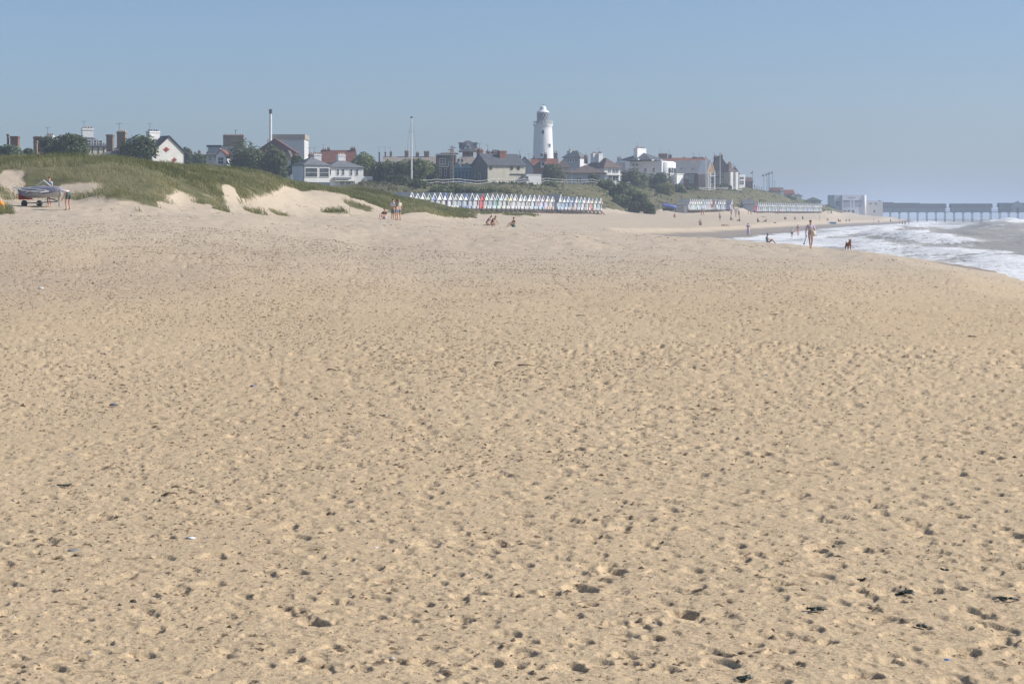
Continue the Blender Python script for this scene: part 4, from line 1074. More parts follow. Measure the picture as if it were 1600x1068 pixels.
b = B('white_brown_house', 'white house with dark brown hipped roof and bay windows above the shrubs', 588, 915, 944, 970, base=288, th=32)
b.walls(262.5, WHITE); b.roof('hip', 246.5, BROWNTILE, over=.6)
for x0, x1, t, bt in ((950, 954.5, 265, 270), (957, 967, 265, 270), (951, 956, 275, 281), (958, 967, 275, 282)): b.window('F', x0, x1, t, bt)
b.box('balcony', b.fx(946), b.fx(969.5), -.8, -.004, b.z(273.5), b.z(271.5), WHITE)
b.chimney(926, 933.5, 236, 250, WHITE, pots=3, y=b.D * .6); b.chimney(934.8, 941.5, 236, 250, WHITE, pots=3, y=b.D * .5, potmat=DARK); b.chimney(915, 918.5, 238.5, 252, BRICK, pots=1, y=b.D * .8)

b = B('small_slate_house', 'plain grey slate roofed house in front of the white hotel', 605, 968, 968, 1008, base=287, depth=9)
b.walls(271, CREAM); b.roof('hip', 259, SLATE2)
b = B('pink_house', 'pale pink and white wing left of the white hotel', 632, 964, 964, 984, base=284, depth=8)
b.walls(253.5, plain((.62, .50, .48), .8, .1)); b.roof('flat', 252.6, LEAD, WHITE); b.box('white_wing', b.fx(976.5), b.fx(984), -.4, -.004, -1, b.z(252.4), WHITE); b.chimney(965.5, 972, 242.5, 256, GREYWALL, pots=2, y=5)

b = B('white_hotel', 'large white hotel with curved bay front, parapet and dark hipped roof', 640, 983, 1034, 1056, base=292, th=58)
b.walls(253, WHITE); b.roof('flat', 251.6, LEAD, WHITE)
b.roof('hip', 238, SLATE, x0=-3.5, x1=b.W - .6, y0=2.0, y1=b.D + 1.5, e=b.z(250.5), over=.1)
b.chimney(994, 1009.5, 228, 246, WHITE, pots=5, y=8.5)
for k in range(2):
    cxp = b.W * (.32 + .4 * k); 
    b.add('bay', lathe_vf([(1.9, -1.5), (1.9, b.z(253.2))], 20, cxp, 0.25), WHITE, None, True)
for x0, t, bt in ((1039.5, 262, 270), (1044.2, 262, 270), (1048.8, 262, 270), (1039.5, 275, 282), (1048.8, 275, 283)):
    x = b.fx(x0 + 1); b.box('window', x - .5, x + .5, -1.78, -1.5, b.z(bt), b.z(t), GLASS)
b.box('portico', b.fx(1046), b.fx(1058), -3.0, -1.9, -1.5, b.z(272), WHITE); b.box('portico_cornice', b.fx(1045.4), b.fx(1058.6), -3.2, -1.8, b.z(271.9), b.z(270.8), WHITE)
for x0, t, bt in ((1020.5, 262.5, 268), (990, 255.5, 258.5), (995.5, 255.5, 258.5), (1008, 262.5, 268)): b.window('L', x0, x0 + 3, t, bt, bars=0)
for x0 in (993, 1018, 1033): b.box('skylight', b.fx(x0, 1), b.fx(x0 + 2, 1), .9, 1.4, b.z(251.5), b.z(249.6), WHITE)

b = B('red_roof_row', 'row of red roofs and brick chimneys behind the brick hall', 705, 1028, 1028, 1106, base=284, depth=9)
b.walls(256, BRICK); b.roof('gx', 247, REDTILE, BRICK)
for x0, x1, t in ((1030.5, 1044, 238), (1046, 1051, 240), (1069, 1073, 244.5), (1084, 1091, 243.5), (1093, 1101, 244)): b.chimney(x0, x1, t, 250, BRICK if x0 != 1046 else FLINT, pots=3, pot_py=1.6)

b = B('brick_hall', 'long red brick hall with grey slate roof and tall pale windows', 650, 1056, 1056, 1107, base=290, depth=11)
b.walls(270.3, BRICK); b.roof('gx', 251.3, SLATE2, BRICK, over=.5)
for x0, x1, t, bt in ((1061, 1068, 273, 286), (1077, 1083.5, 273, 286), (1092.5, 1099, 273, 286)): b.window('F', x0, x1, t, bt, bars=2, pane=plain((.30, .36, .36), .2, .1))
b.window('F', 1070.5, 1075, 273.5, 279, bars=0, pane=plain((.40, .42, .42), .3, .1))
for x in (1070, 1089): b.box('roof_light', b.fx(x), b.fx(x + 2.2), 1.3, 1.9, b.z(259.3), b.z(258.2), WHITE)
b = B('porch_gable', 'narrow house with orange timber gable and white posts at the brick hall end', 642, 1104.5, 1105.5, 1117.5, base=290, th=24, depth=6)
b.walls(270, plain((.45, .36, .32), .8, .12)); b.roof('gy', 251.5, WHITE, TIMBER, over=.15, th=.28)
for x in (1104.8, 1108, 1115.8): b.box('post', b.fx(x), b.fx(x + 1.1), -.5, -.02, -1, b.z(269), WHITE)
b.window('F', 1109.5, 1115, 276, 287); b.box('balcony', b.fx(1108), b.fx(1117), -.7, -.51, b.z(275.4), b.z(274.3), WHITE)

b = B('gabled_brick_house', 'dark brick gabled house with tall chimney cluster near the cliff end', 690, 1112, 1112, 1139, base=292, depth=10)
b.walls(263, DARKBRICK); b.roof('gy', 243.5, BROWNTILE, DARKBRICK)
b.chimney(1117, 1122, 241.5, 254, BRICK, pots=3, y=4); b.chimney(1125, 1130, 239, 254, BRICK, pots=2, y=2)
for x0, t in ((1119, 268), (1127, 268), (1119, 279), (1127, 279)): b.window('F', x0, x0 + 4, t, t + 6)
b = B('cream_bay_house', 'tall cream seafront house with white bays near the cliff end', 668, 1132, 1138.5, 1152, base=296, th=30)
b.walls(268.5, plain((.66, .52, .30), .8, .12)); b.roof('hip', 261.5, BROWNTILE); b.box('bay', b.fx(1139), b.fx(1143.5), -.9, -.004, -1.4, b.e - .05, WHITE); b.box('bay', b.fx(1148), b.fx(1152), -.9, -.004, -1.4, b.e - .05, WHITE)
for t in (272, 279, 286):
    b.window('F', 1144.6, 1147.4, t, t + 4.5, bars=0)
b.chimney(1138, 1143, 252.5, 266, DARKBRICK, pots=3)
b = B('brown_gable_house', 'brown roofed house stepping down right of the cream bay house', 700, 1143, 1143, 1157, base=294, depth=9)
b.walls(274, GREYWALL); b.roof('gy', 263.5, BROWNTILE, GREYWALL); b.chimney(1148, 1152, 258.5, 268, DARKBRICK, pots=2)
b = B('white_end_house', 'white end house with wide grey windows before the clifftop flags', 688, 1154, 1155, 1165, base=296, th=28, depth=6)
b.walls(274.5, WHITE); b.roof('flat', 272.8, LEAD, WHITE); b.window('F', 1156, 1162.5, 282.5, 288, bars=1); b.window('F', 1156, 1162.5, 276.5, 280, bars=1)
b = B('small_brick_house', 'small red brick house at the clifftop end beside the flags', 722, 1166, 1166, 1176, base=296, depth=8)
b.walls(284, BRICK); b.roof('gx', 277.5, BROWNTILE, BRICK); b.window('F', 1168.5, 1171.5, 286, 290, bars=0)
b = B('brown_shelter', 'brown roofed shelter with white end wall on the falling cliff', 748, 1206, 1206, 1224.5, base=306, depth=7)
b.walls(299, CREAM); b.roof('gx', 293.6, DULLRED, CREAM); b.box('white_end', b.fx(1219), b.fx(1224.8), -.3, -.004, -1, b.z(295.5), WHITE)
b = B('red_roofed_cafe', 'low white cafe with red roof patch on the falling cliff', 775, 1226, 1226, 1241, base=309, depth=7)
b.walls(303, WHITE); b.roof('gx', 297.2, REDTILE, WHITE); b.window('F', 1229, 1237, 304, 307, bars=3)
b = B('white_kiosk_house', 'small white house low on the falling cliff', 800, 1243, 1243, 1253, base=314, depth=6)
b.walls(306, WHITE); b.roof('hip', 302.5, SLATE2)
b = B('dark_roofed_pavilion', 'dark green roofed pavilion at the low end of the cliff', 815, 1262, 1262, 1283, base=322, depth=8)
b.walls(314, GREYWALL); b.roof('hip', 308, plain((.09, .11, .09), .8, .15))

# flagpoles
def flagpole(px, d, base, top, label, r=.07, arm=None, flag=None, mat=None):
    x = px_x(px, d); zb = py_z(base, d); q = empty('flagpole', (x, d, zb)); tag(q, label, 'flagpole')
    h = py_z(top, d) - zb
    sh = link('shaft', raw_mesh('shaft', *cyl_vf(0, 0, -1.0, h, r, r * .6, 10)), mat or WHITE, q)
    link('truck', raw_mesh('truck', *lathe_vf([(.02, h), (r * 1.6, h + .08), (r * 1.6, h + .25), (.02, h + .33)], 8)), mat or DARK, sh)
    if arm:
        za = py_z(arm, d) - zb
        link('crosstree', raw_mesh('crosstree', *boxes_vf([(-.55, .55, -.07, .07, za, za + .14), (-.07, .07, -.5, .5, za - .13, za - .01)])), WHITE, q)
        for sx in (-.5, .5): link('stay', raw_mesh('stay', *merge_vf(bar_vf((sx, 0, za), (0, 0, h * .97), .014), bar_vf((sx, 0, za), (sx * 3.4, 0, 0), .014))), DARK, q)
    if flag:
        z0 = h - .2 - flag[1]
        V = []; Fc = []; n = 7
        for i in range(n):
            f = i / (n - 1); xx = -flag[0] * f; yy = .12 * math.sin(f * 7) * f; sg = .25 * f * f
            V += [(xx - .05, yy - .012, z0 - sg), (xx - .05, yy - .012, z0 + flag[1] - sg), (xx - .05, yy + .012, z0 - sg), (xx - .05, yy + .012, z0 + flag[1] - sg)]
        for i in range(n - 1):
            a = i * 4; c = a + 4; Fc += [(a, c, c + 1, a + 1), (a + 2, a + 3, c + 3, c + 2), (a, a + 2, c + 2, c), (a + 1, c + 1, c + 3, a + 3)]
        link('flag', raw_mesh('flag', V, Fc), flag[2], q)
flagpole(643, 425, 284, 184.5, 'very tall white flagpole with crosstree standing among the clifftop trees', .20, arm=206)
FL = plain((.10, .12, .17), .8, .1)
flagpole(1103, 640, 289, 246, 'thin white flagpole in front of the brick hall', .13)
flagpole(1125, 664, 290, 241, 'thin white flagpole in front of the dark gabled house', .13)
for px, t, lab, fl in ((1176, 268, 'leftmost clifftop flagpole beside the small brick house', 1), (1193.5, 272, 'shortest flagpole at the start of the clifftop cluster', 1), (1198.5, 271, 'second flagpole of the clifftop cluster, with dark flag', 1), (1200.8, 274, 'third flagpole of the clifftop cluster, without flag', 0), (1202.5, 269, 'fourth flagpole of the clifftop cluster, with dark flag', 1), (1207, 268, 'tallest and last flagged pole of the clifftop cluster', 1), (1210.5, 283, 'short bare pole at the seaward end of the clifftop cluster', 0)):
    flagpole(px, 728, 300, t, lab, .10, flag=(.62, .5, FL) if fl else None, mat=LEAD)
# ------------------------------------------------------------------ beach huts
HC = {'white': (.78, .78, .76), 'pale green': (.52, .64, .54), 'blue': (.16, .28, .62), 'pale blue': (.42, .56, .70), 'grey': (.42, .44, .46), 'pale grey': (.60, .62, .63),
      'navy': (.05, .08, .20), 'red': (.58, .03, .04), 'teal': (.07, .30, .27), 'sage': (.42, .50, .38), 'yellow': (.74, .64, .20), 'lilac': (.50, .45, .68), 'cream': (.70, .62, .48),
      'pink': (.72, .40, .42), 'turquoise': (.14, .46, .56), 'mint': (.46, .68, .56), 'orange': (.76, .38, .10), 'slate blue': (.24, .32, .42), 'brown': (.25, .17, .12), 'dark green': (.06, .16, .11)}
HM = {k: plain(tuple(c * .66 + .34 * (sum(v) / 3 * .7 + .18) for c in v), .6, .12, 1.0) for k, v in HC.items()}
ROOFFELT = plain((.24, .26, .27), .85, .2)
DECKWOOD = plain((.20, .17, .15), .9, .25)
ORD = ['first', 'second', 'third', 'fourth', 'fifth', 'sixth', 'seventh', 'eighth', 'ninth', 'tenth', 'eleventh', 'twelfth', 'thirteenth', 'fourteenth', 'fifteenth', 'sixteenth', 'seventeenth', 'eighteenth', 'nineteenth']
def ordinal(n):
    if n < 20: return ORD[n - 1]
    t = {2: 'twent', 3: 'thirt', 4: 'fort', 5: 'fift'}[n // 10]
    return t + 'ieth' if n % 10 == 0 else t + 'y-' + ORD[n % 10 - 1]

_hutmesh = {}
def hut_meshes(w, ped, wall, gab):
    key = (w, ped, wall, gab)
    if key in _hutmesh: return _hutmesh[key]
    h = w / 2; pz = ped; ez = ped + wall; rz = ez + gab; D0, D1 = -.28, 2.5     # porch reaches forward of the wall
    P = {}
    P['wall'] = merge_vf(box_vf((-h, h, 0, D1, pz, ez)), tri_prism(-h, h, 0.004, D1 - .004, ez + .003, rz - .06))
    k = gab / h; o = .16; lo = ez - o * k
    pr = [(-h - o, lo), (0, rz), (h + o, lo), (h + o, lo + .09), (0, rz + .1), (-h - o, lo + .09)]
    V = [(x, D0 - .12, z) for x, z in pr] + [(x, D1 + .12, z) for x, z in pr]
    P['roof'] = (V, [(0, 1, 4, 5), (1, 2, 3, 4), (6, 11, 10, 7), (7, 10, 9, 8)] + [(i, (i + 1) % 6, (i + 1) % 6 + 6, i + 6) for i in range(6)])
    P['gable'] = tri_prism(-h - .02, h + .02, D0, D0 + .06, ez - .12, rz - .03)
    # bargeboards
    V, Fc = [], []
    for sg in (-1, 1):
        q = [(sg * (h + o), lo - .10), (0, rz - .10 + .02), (0, rz + .14), (sg * (h + o), lo + .13)]
        b0 = len(V); V += [(x, D0 - .16, z) for x, z in q] + [(x, D0 - .122, z) for x, z in q]
        Fc += [tuple(b0 + i for i in f) for f in ((0, 1, 2, 3), (7, 6, 5, 4), (0, 4, 5, 1), (1, 5, 6, 2), (2, 6, 7, 3), (3, 7, 4, 0))]
    P['bargeboard'] = (V, Fc)
    P['post'] = box_vf((-h - .06, -h + .06, D0 + .004, D0 + .12, pz + .02, ez - .125)); P['post2'] = box_vf((h - .06, h + .06, D0 + .004, D0 + .12, pz + .02, ez - .125))
    P['door'] = box_vf((-.42, .42, -.06, -.004, pz + .05, pz + 1.5))
    P['porch_rail'] = box_vf((-h + .07, -.36, D0 + .02, D0 + .07, pz + .06, pz + .55)); P['porch_rail2'] = box_vf((.36, h - .07, D0 + .02, D0 + .07, pz + .06, pz + .55))
    P['deck'] = boxes_vf([(-h - .02, h + .02, D0 - .02, D1, pz - .14, pz - .003)] + [(x - .07, x + .07, y - .07, y + .07, -1.6, pz - .145) for x in (-h + .1, h - .1) for y in (D0 + .1, .6, D1 - .2)])
    st = [bar_vf((sx, D0 - .03, pz - .05), (sx, D0 - 1.0, -.3), .05) for sx in (-.4, .4)]
    st += [box_vf((-.4, .4, D0 - .06 - .85 * f - .12, D0 - .06 - .85 * f + .12, (pz - .06) * (1 - f) - .25 * f - .02, (pz - .06) * (1 - f) - .25 * f + .02)) for f in (.15, .38, .61, .84)]
    P['steps'] = merge_vf(*st)
    _hutmesh[key] = {k2: raw_mesh('hut_' + k2, *v) for k2, v in P.items()}
    return _hutmesh[key]

def put(name, me, mat, parent):
    o = bpy.data.objects.new(name, me); COL.objects.link(o); o.parent = parent
    if len(me.materials) == 0: me.materials.append(None)
    o.material_slots[0].link = 'OBJECT'; o.material_slots[0].material = mat
    return o

def hut(x, d, z, rz, cols, label, group, w=2.2, ped=.55, wall=1.62, gab=1.0, simple=False):
    gable, body, trim, door, rail = cols
    if rail == 'white': rail = 'pale grey' if random.random() < .6 else body
    M = hut_meshes(w, ped, wall, gab)
    r = empty('beach_hut', (x, d, z), rz); tag(r, label, 'beach hut', group)
    put('wall', M['wall'], HM[body], r); put('roof', M['roof'], ROOFFELT, r); put('gable', M['gable'], HM[gable], r); put('bargeboard', M['bargeboard'], HM[trim], r)
    put('post', M['post'], HM[trim], r); put('post', M['post2'], HM[trim], r); put('porch_rail', M['porch_rail2'], HM[rail], r); put('door', M['door'], HM[door], r); put('porch_rail', M['porch_rail'], HM[rail], r); put('deck', M['deck'], DECKWOOD, r)
    if not simple: put('steps', M['steps'], DECKWOOD, r)
    return r

def row_d(px, pA, dA, pB, dB):
    xA, xB = px_x(pA, dA), px_x(pB, dB); k = (xB - xA) / (dB - dA)
    return (xA - k * dA) / ((px - 800) / F - k)

# near row: (column, gable, body, trim, door, rail)
NEAR = [(640, 'white', 'blue', 'white', 'blue', 'white'), (649, 'pale blue', 'blue', 'white', 'white', 'pale blue'), (658, 'white', 'grey', 'white', 'white', 'white'), (667, 'sage', 'grey', 'sage', 'grey', 'sage'),
 (675.7, 'blue', 'blue', 'white', 'white', 'white'), (684.7, 'white', 'grey', 'white', 'grey', 'pale grey'), (693, 'white', 'brown', 'blue', 'cream', 'white'), (701.6, 'pale grey', 'grey', 'white', 'pale grey', 'white'), (710.2, 'grey', 'pale green', 'pale grey', 'grey', 'cream'),
 (717.8, 'white', 'slate blue', 'white', 'slate blue', 'navy'), (725.8, 'white', 'grey', 'blue', 'grey', 'blue'), (734.5, 'navy', 'slate blue', 'white', 'grey', 'slate blue'), (742.3, 'pale green', 'grey', 'white', 'grey', 'white'), (751, 'red', 'red', 'red', 'red', 'red'),
 (758.4, 'mint', 'grey', 'white', 'slate blue', 'pale green'), (766.5, 'grey', 'slate blue', 'white', 'slate blue', 'pale blue'), (774, 'teal', 'teal', 'white', 'teal', 'mint'), (781.4, 'pale blue', 'sage', 'white', 'grey', 'white'), (788.5, 'sage', 'dark green', 'white', 'grey', 'white'),
 (796, 'yellow', 'grey', 'white', 'brown', 'white'), (802.6, 'pale grey', 'pale grey', 'white', 'grey', 'white'), (811, 'white', 'grey', 'white', 'grey', 'white'), (817.4, 'pale green', 'grey', 'white', 'grey', 'white'), (825, 'white', 'pale grey', 'white', 'brown', 'white'),
 (832, 'white', 'slate blue', 'white', 'pale blue', 'pale blue'), (839.4, 'lilac', 'grey', 'white', 'brown', 'pale blue'), (845.6, 'cream', 'lilac', 'lilac', 'lilac', 'turquoise'), (853, 'cream', 'pale grey', 'white', 'lilac', 'pink'), (860.4, 'white', 'grey', 'white', 'grey', 'orange'),
 (873.3, 'pale green', 'pale blue', 'white', 'slate blue', 'pale blue'), (879.6, 'white', 'slate blue', 'blue', 'slate blue', 'pale blue'), (885.3, 'pale blue', 'blue', 'white', 'slate blue', 'pale grey'), (891.8, 'pale blue', 'slate blue', 'blue', 'slate blue', 'orange'), (898.6, 'white', 'grey', 'white', 'grey', 'white'),
 (905, 'turquoise', 'slate blue', 'white', 'slate blue', 'white'), (910.6, 'white', 'grey', 'white', 'grey', 'white'), (917.5, 'white', 'brown', 'white', 'grey', 'white'), (923.2, 'cream', 'pale green', 'pink', 'red', 'red'), (929.3, 'mint', 'pale green', 'mint', 'pale green', 'white'), (935.8, 'pink', 'slate blue', 'white', 'slate blue', 'white')]
RZ1 = math.atan2(px_x(936, 423) - px_x(640, 330), 93)      # turn of the row away from the line of sight
rz = math.pi / 2 - RZ1
for i, (px, *c) in enumerate(NEAR):
    d = row_d(px, 640, 330, 936, 423); x = px_x(px, d)
    z = py_z(np.interp(px, [600, 760, 860, 936], [331.5, 330.5, 331.5, 333.0]), d)
    desc = 'plain red beach hut in the near row' if c[0] == 'red' else '%s gabled %s beach hut, %s from the dune end of the near row' % (c[0], c[1], ordinal(i + 1))
    hut(x, d, z, rz, c, desc, 'beach huts in the near row', w=2.15 if px != 873.3 else 2.3, gab=random.choice((.85, .95, 1.05)) if px != 873.3 else 1.4)
M2 = ['white'] * 7 + ['teal', 'turquoise', 'pale blue', 'white', 'mint', 'white', 'red', 'pale grey', 'mint', 'white', 'pale green', 'white', 'white']
P2 = [1076.5, 1079.6, 1082.4, 1085.3, 1088.3, 1091.2, 1094, 1096.8, 1099.4, 1102, 1104.6, 1107.5, 1109.6, 1111.8, 1116, 1121, 1124, 1127.5, 1130.5, 1141.8]
bodies = ['pale green', 'grey', 'sage', 'teal', 'slate blue', 'pale blue', 'white', 'pale grey', 'lilac', 'blue']
for i, px in enumerate(P2):
    d = row_d(px, 1075, 500, 1142, 552); x = px_x(px, d)
    a = math.atan2(px_x(1142, 552) - px_x(1075, 500), 52)
    g = M2[i]; bd = 'red' if g == 'red' else bodies[(i * 3 + 1) % len(bodies)]
    hut(x, d, py_z(331.3 - .9 * i / 19, d), math.pi / 2 - a, (g, bd, 'white' if g != 'red' else 'red', bd, 'white' if i % 2 else bd), '%s gabled %s hut, %s along the middle row of beach huts' % (g, bd, ordinal(i + 1)) if g != 'red' else 'plain red hut in the middle row of beach huts', 'beach huts in the middle row', simple=True, gab=1.0)
n3 = 38
for i in range(n3):
    f = i / (n3 - 1); xA, xB = px_x(1180, 600), px_x(1282, 700)
    x = xA + (xB - xA) * f; d = 600 + 100 * f
    g = 'red' if i == 0 else ('white', 'white', 'pale blue', 'white', 'mint', 'white', 'pale grey', 'blue', 'white', 'pale green')[(i * 7) % 10]
    bd = 'red' if i == 0 else bodies[(i * 3 + 5) % len(bodies)]
    hut(x, d, py_z(333.0 - .2 * f, d), math.pi / 2 - math.atan2(xB - xA, 100), (g, bd, 'white' if i else 'red', bd, 'white' if i % 2 else bd), 'red hut at the near end of the far row of beach huts' if i == 0 else '%s gabled %s hut, %s along the far row of beach huts' % (g, bd, ordinal(i + 1)), 'beach huts in the far row', simple=True, gab=1.0)
# sheds closing the rows
b = B('beach_store', 'grey flat fronted beach store at the near end of the middle hut row', 497, 1056, 1056, 1074.5, base=331.5, cat='shed', depth=4)
b.walls(318.2, plain((.33, .35, .34), .85, .15)); b.roof('flat', 317.4, ROOFFELT, OFFWHITE); b.window('F', 1057.5, 1062, 319.5, 322.5, bars=1); b.window('F', 1069.5, 1071.8, 322, 331, bars=0, name='door', pane=HM['lilac'])
b = B('beach_store', 'blue grey shed with slate roof at the near end of the far hut row', 597, 1160.5, 1160.5, 1178, base=332.5, cat='shed', depth=4)
b.walls(318.8, plain((.36, .42, .46), .8, .12)); b.roof('gx', 312.6, SLATE2, HM['white'])
b = B('beach_store', 'plain blue box shed standing alone near the middle hut row', 553, 1131.8, 1131.8, 1139, base=330.5, cat='shed', depth=2.5)
b.walls(319.5, HM['blue']); b.roof('flat', 318.9, ROOFFELT, HM['blue']); b.window('F', 1134, 1136.6, 322, 330, bars=0, name='door', pane=HM['pale blue'])

# deck and legs under the near row's open end, ramp rail, kiosk, cart
r = empty('white_kiosk', (px_x(1151, 560), 560, py_z(332.8, 560))); tag(r, 'small white square kiosk on the sand between the hut rows', 'kiosk')
link('cabin', raw_mesh('cabin', *boxes_vf([(-.62, .62, -.6, .6, .15, 1.08)])), WHITE, r); link('canopy', raw_mesh('canopy', *tri_prism(-.75, .75, -.8, .7, 1.085, 1.4)), WHITE, r); link('frame', raw_mesh('frame', *boxes_vf([(x - .04, x + .04, y - .04, y + .04, -.5, .146) for x in (-.55, .55) for y in (-.5, .5)])), DARK, r)
BLUETARP = plain((.09, .13, .42), .5, .15)
r = empty('covered_boat', (px_x(1046, 482), 482, py_z(326, 482))); tag(r, 'long blue covered boat lying below the cliff ramp', 'boat')
V, Fc = [], []
for i in range(9):
    f = i / 8; x = -1.8 + 3.4 * f; w = .55 * math.sin(math.pi * min(1, .15 + f * .85)) ** .5 + .03; zc = .9 - .62 * f
    V += [(x, -w, zc + .1), (x, -w * .6, zc - .35), (x, w * .6, zc - .35), (x, w, zc + .1), (x, 0, zc + .5)]
for i in range(8):
    for k in range(5): a = i * 5 + k; c = i * 5 + (k + 1) % 5; Fc.append((a, c, c + 5, a + 5))
Fc += [(4, 3, 2, 1, 0), tuple(range(40, 45))]
link('cover', raw_mesh('cover', V, Fc, True), BLUETARP, r); link('gunwale', raw_mesh('gunwale', *bar_vf((-1.9, -.62, 1.05), (1.5, -.5, .42), .05)), HM['pale blue'], r); link('keel', raw_mesh('keel', *box_vf((-1.7, 1.2, -.08, .08, -.5, .3))), DARKWOOD, r)
fence_line('ramp_railing', 'weathered wooden railing beside the path down the shrubby cliff', [(1003, 512), (1016, 500), (1030, 488)], 1.6, 1.1, plain((.42, .38, .33), .9, .15), .07)

# ------------------------------------------------------------------ pier and its entrance building
PD = 1200.0; ps = F / PD
pier = empty('pier', (px_x(1405, PD), PD, SEA)); tag(pier, 'long timber pier on dark piles with grey roofed pavilions over the sea', 'pier')
PO = pier.location
def PX(px): return px_x(px, PD) - PO.x
def PZ(py): return py_z(py, PD) - PO.z
PILE = plain((.13, .15, .17), .8, .15); PDECK = plain((.16, .18, .20), .8, .12); PROOF = plain((.035, .04, .05), .7, .1); PWALL = plain((.27, .29, .30), .75, .1)
for i in range(22):
    px = 1391 + i * 14.25
    for yy in (-1.5, 1.5):
        link('pile', raw_mesh('pile', *cyl_vf(PX(px), yy, -4, PZ(332.5), .22, .2, 8)), PILE, pier)
    link('crossbeam', raw_mesh('crossbeam', *box_vf((PX(px) - .25, PX(px) + .25, -3.4, 3.4, PZ(332.5) + .004, PZ(331.7)))), PILE, pier)
link('deck', raw_mesh('deck', *box_vf((PX(1376), PX(1712), -4.2, 4.2, PZ(331.69), PZ(330.7)))), PDECK, pier)
rail = link('railing', raw_mesh('railing', *boxes_vf([(PX(1376), PX(1712), -4.15, -4.05, PZ(327.7), PZ(327.4)), (PX(1376), PX(1712), -4.15, -4.05, PZ(329.2), PZ(329.0))])), PDECK, pier)
for i in range(80): link('railing_post', raw_mesh('railing_post', *box_vf((PX(1377 + i * 4.2) - .05, PX(1377 + i * 4.2) + .05, -4.04, -3.94, PZ(330.7), PZ(327.3)))), PDECK, rail)
def pavilion(x0, x1, eave, ridge, y0=-3.0, y1=3.0, wm=None):
    w = link('pavilion_wall', raw_mesh('pavilion_wall', *box_vf((PX(x0), PX(x1), y0, y1, PZ(330.69), PZ(eave)))), wm or PWALL, pier)
    ym = (y0 + y1) / 2
    V = [(x, y, z) for x in (PX(x0) - .6, PX(x1) + .6) for y, z in ((y0 - .7, PZ(eave) - .2), (y0 + .9, PZ(ridge)), (y1 - .9, PZ(ridge)), (y1 + .7, PZ(eave) - .2))]
    link('pavilion_roof', raw_mesh('pavilion_roof', V, [(0, 1, 2, 3), (7, 6, 5, 4), (0, 4, 5, 1), (1, 5, 6, 2), (2, 6, 7, 3), (3, 7, 4, 0)]), PROOF, pier)
    n = int((x1 - x0) / 8)
    for i in range(n):
        a = x0 + (x1 - x0) * (i + .25) / n; c = a + (x1 - x0) / n * .5
        ww = link('pavilion_window', raw_mesh('pavilion_window', *box_vf((PX(a), PX(c), y0 - .06, y0 - .004, PZ(328.6), PZ(326)))), plain((.24, .28, .32), .2, .1), pier)
pavilion(1379.5, 1393.5, 324.8, 316); pavilion(1394.3, 1434.5, 324.8, 317, wm=PWALL); pavilion(1435.2, 1475.5, 325, 318)
pavilion(1486, 1547.5, 324, 318); pavilion(1561, 1632, 323, 317)
V = [(PX(1575), -6, PZ(323)), (PX(1600), -6, PZ(323)), (PX(1587.5), -6, PZ(314.8)), (PX(1575), 0, PZ(323)), (PX(1600), 0, PZ(323)), (PX(1587.5), 0, PZ(314.8))]
pg = link('gabled_porch', raw_mesh('gabled_porch', V, [(0, 1, 2), (3, 5, 4), (0, 3, 4, 1), (0, 2, 5, 3), (1, 4, 5, 2)]), plain((.30, .33, .36), .7, .1), pier)
link('porch_wall', raw_mesh('porch_wall', *box_vf((PX(1577), PX(1598), -5.8, -3.01, PZ(330.69), PZ(323.1)))), PWALL, pg); link('porch_door', raw_mesh('porch_door', *box_vf((PX(1584.5), PX(1588.5), -5.88, -5.804, PZ(330.6), PZ(324.5)))), DARK, pg)
link('finial', raw_mesh('finial', *cyl_vf(PX(1587.5), -5, PZ(315), PZ(312.6), .25, .05, 6)), PROOF, pg)
pavilion(1650, 1700, 323.5, 317.5)

b = B('pier_entrance', 'pale two storey pier entrance building with big upper windows', 1150, 1304, 1316, 1350.5, base=337, cat='building', th=12, depth=12)
ENT = plain((.62, .62, .66), .8, .08)
b.walls(306.5, ENT); b.roof('flat', 305, LEAD, ENT)
b.add('lit_end_column', lathe_vf([(1.1, -2), (1.1, b.z(304.8))], 20, b.W + .6, .3), WHITE, None, True)  # added white column, standing in for the sunlit end wall
for x0, x1 in ((1318, 1328.5), (1331.5, 1333.5), (1336.5, 1347.5)):
    o = b.window('F', x0, x1, 313.5, 323.5, bars=2 if x1 - x0 > 5 else 0, pane=plain((.30, .32, .37), .2, .1)); b.box('lintel', b.fx(x0), b.fx(x1), -.3, -.13, b.z(314.2), b.z(313), DARK, o)
b.box('sign_board', b.fx(1326), b.fx(1338), -.16, -.004, b.z(309), b.z(307.9), plain((.30, .32, .40), .7, .1))
b.box('side_block', b.fx(1304.5), b.fx(1316) - .01, 1.5, b.D, -2, b.z(304.6), plain((.36, .40, .43), .8, .1))
b.box('side_window', b.fx(1307), b.fx(1314.5), 1.42, 1.496, b.z(322), b.z(314), GLASS)
for x0 in (1312, 1319, 1325, 1332): b.box('ground_window', b.fx(x0), b.fx(x0 + 3.5), -.1, -.004, b.z(333), b.z(328), GLASS)
b = B('pier_hall', 'lower windowless white hall between the pier entrance and the pier', 1165, 1353, 1353, 1379.5, base=337, cat='building', depth=10)
b.walls(315.5, OFFWHITE); b.roof('flat', 314.4, LEAD, OFFWHITE)
for x0, t in ((1359, 317.6), (1367, 317.6), (1365, 328.5)): b.window('F', x0, x0 + 2.4, t, t + 1.6 + (1.6 if t > 320 else 0), bars=0, frame=DARK)
b.box('vent', b.fx(1374), b.fx(1377), 2, 3, b.z(314.3), b.z(313), DARK)

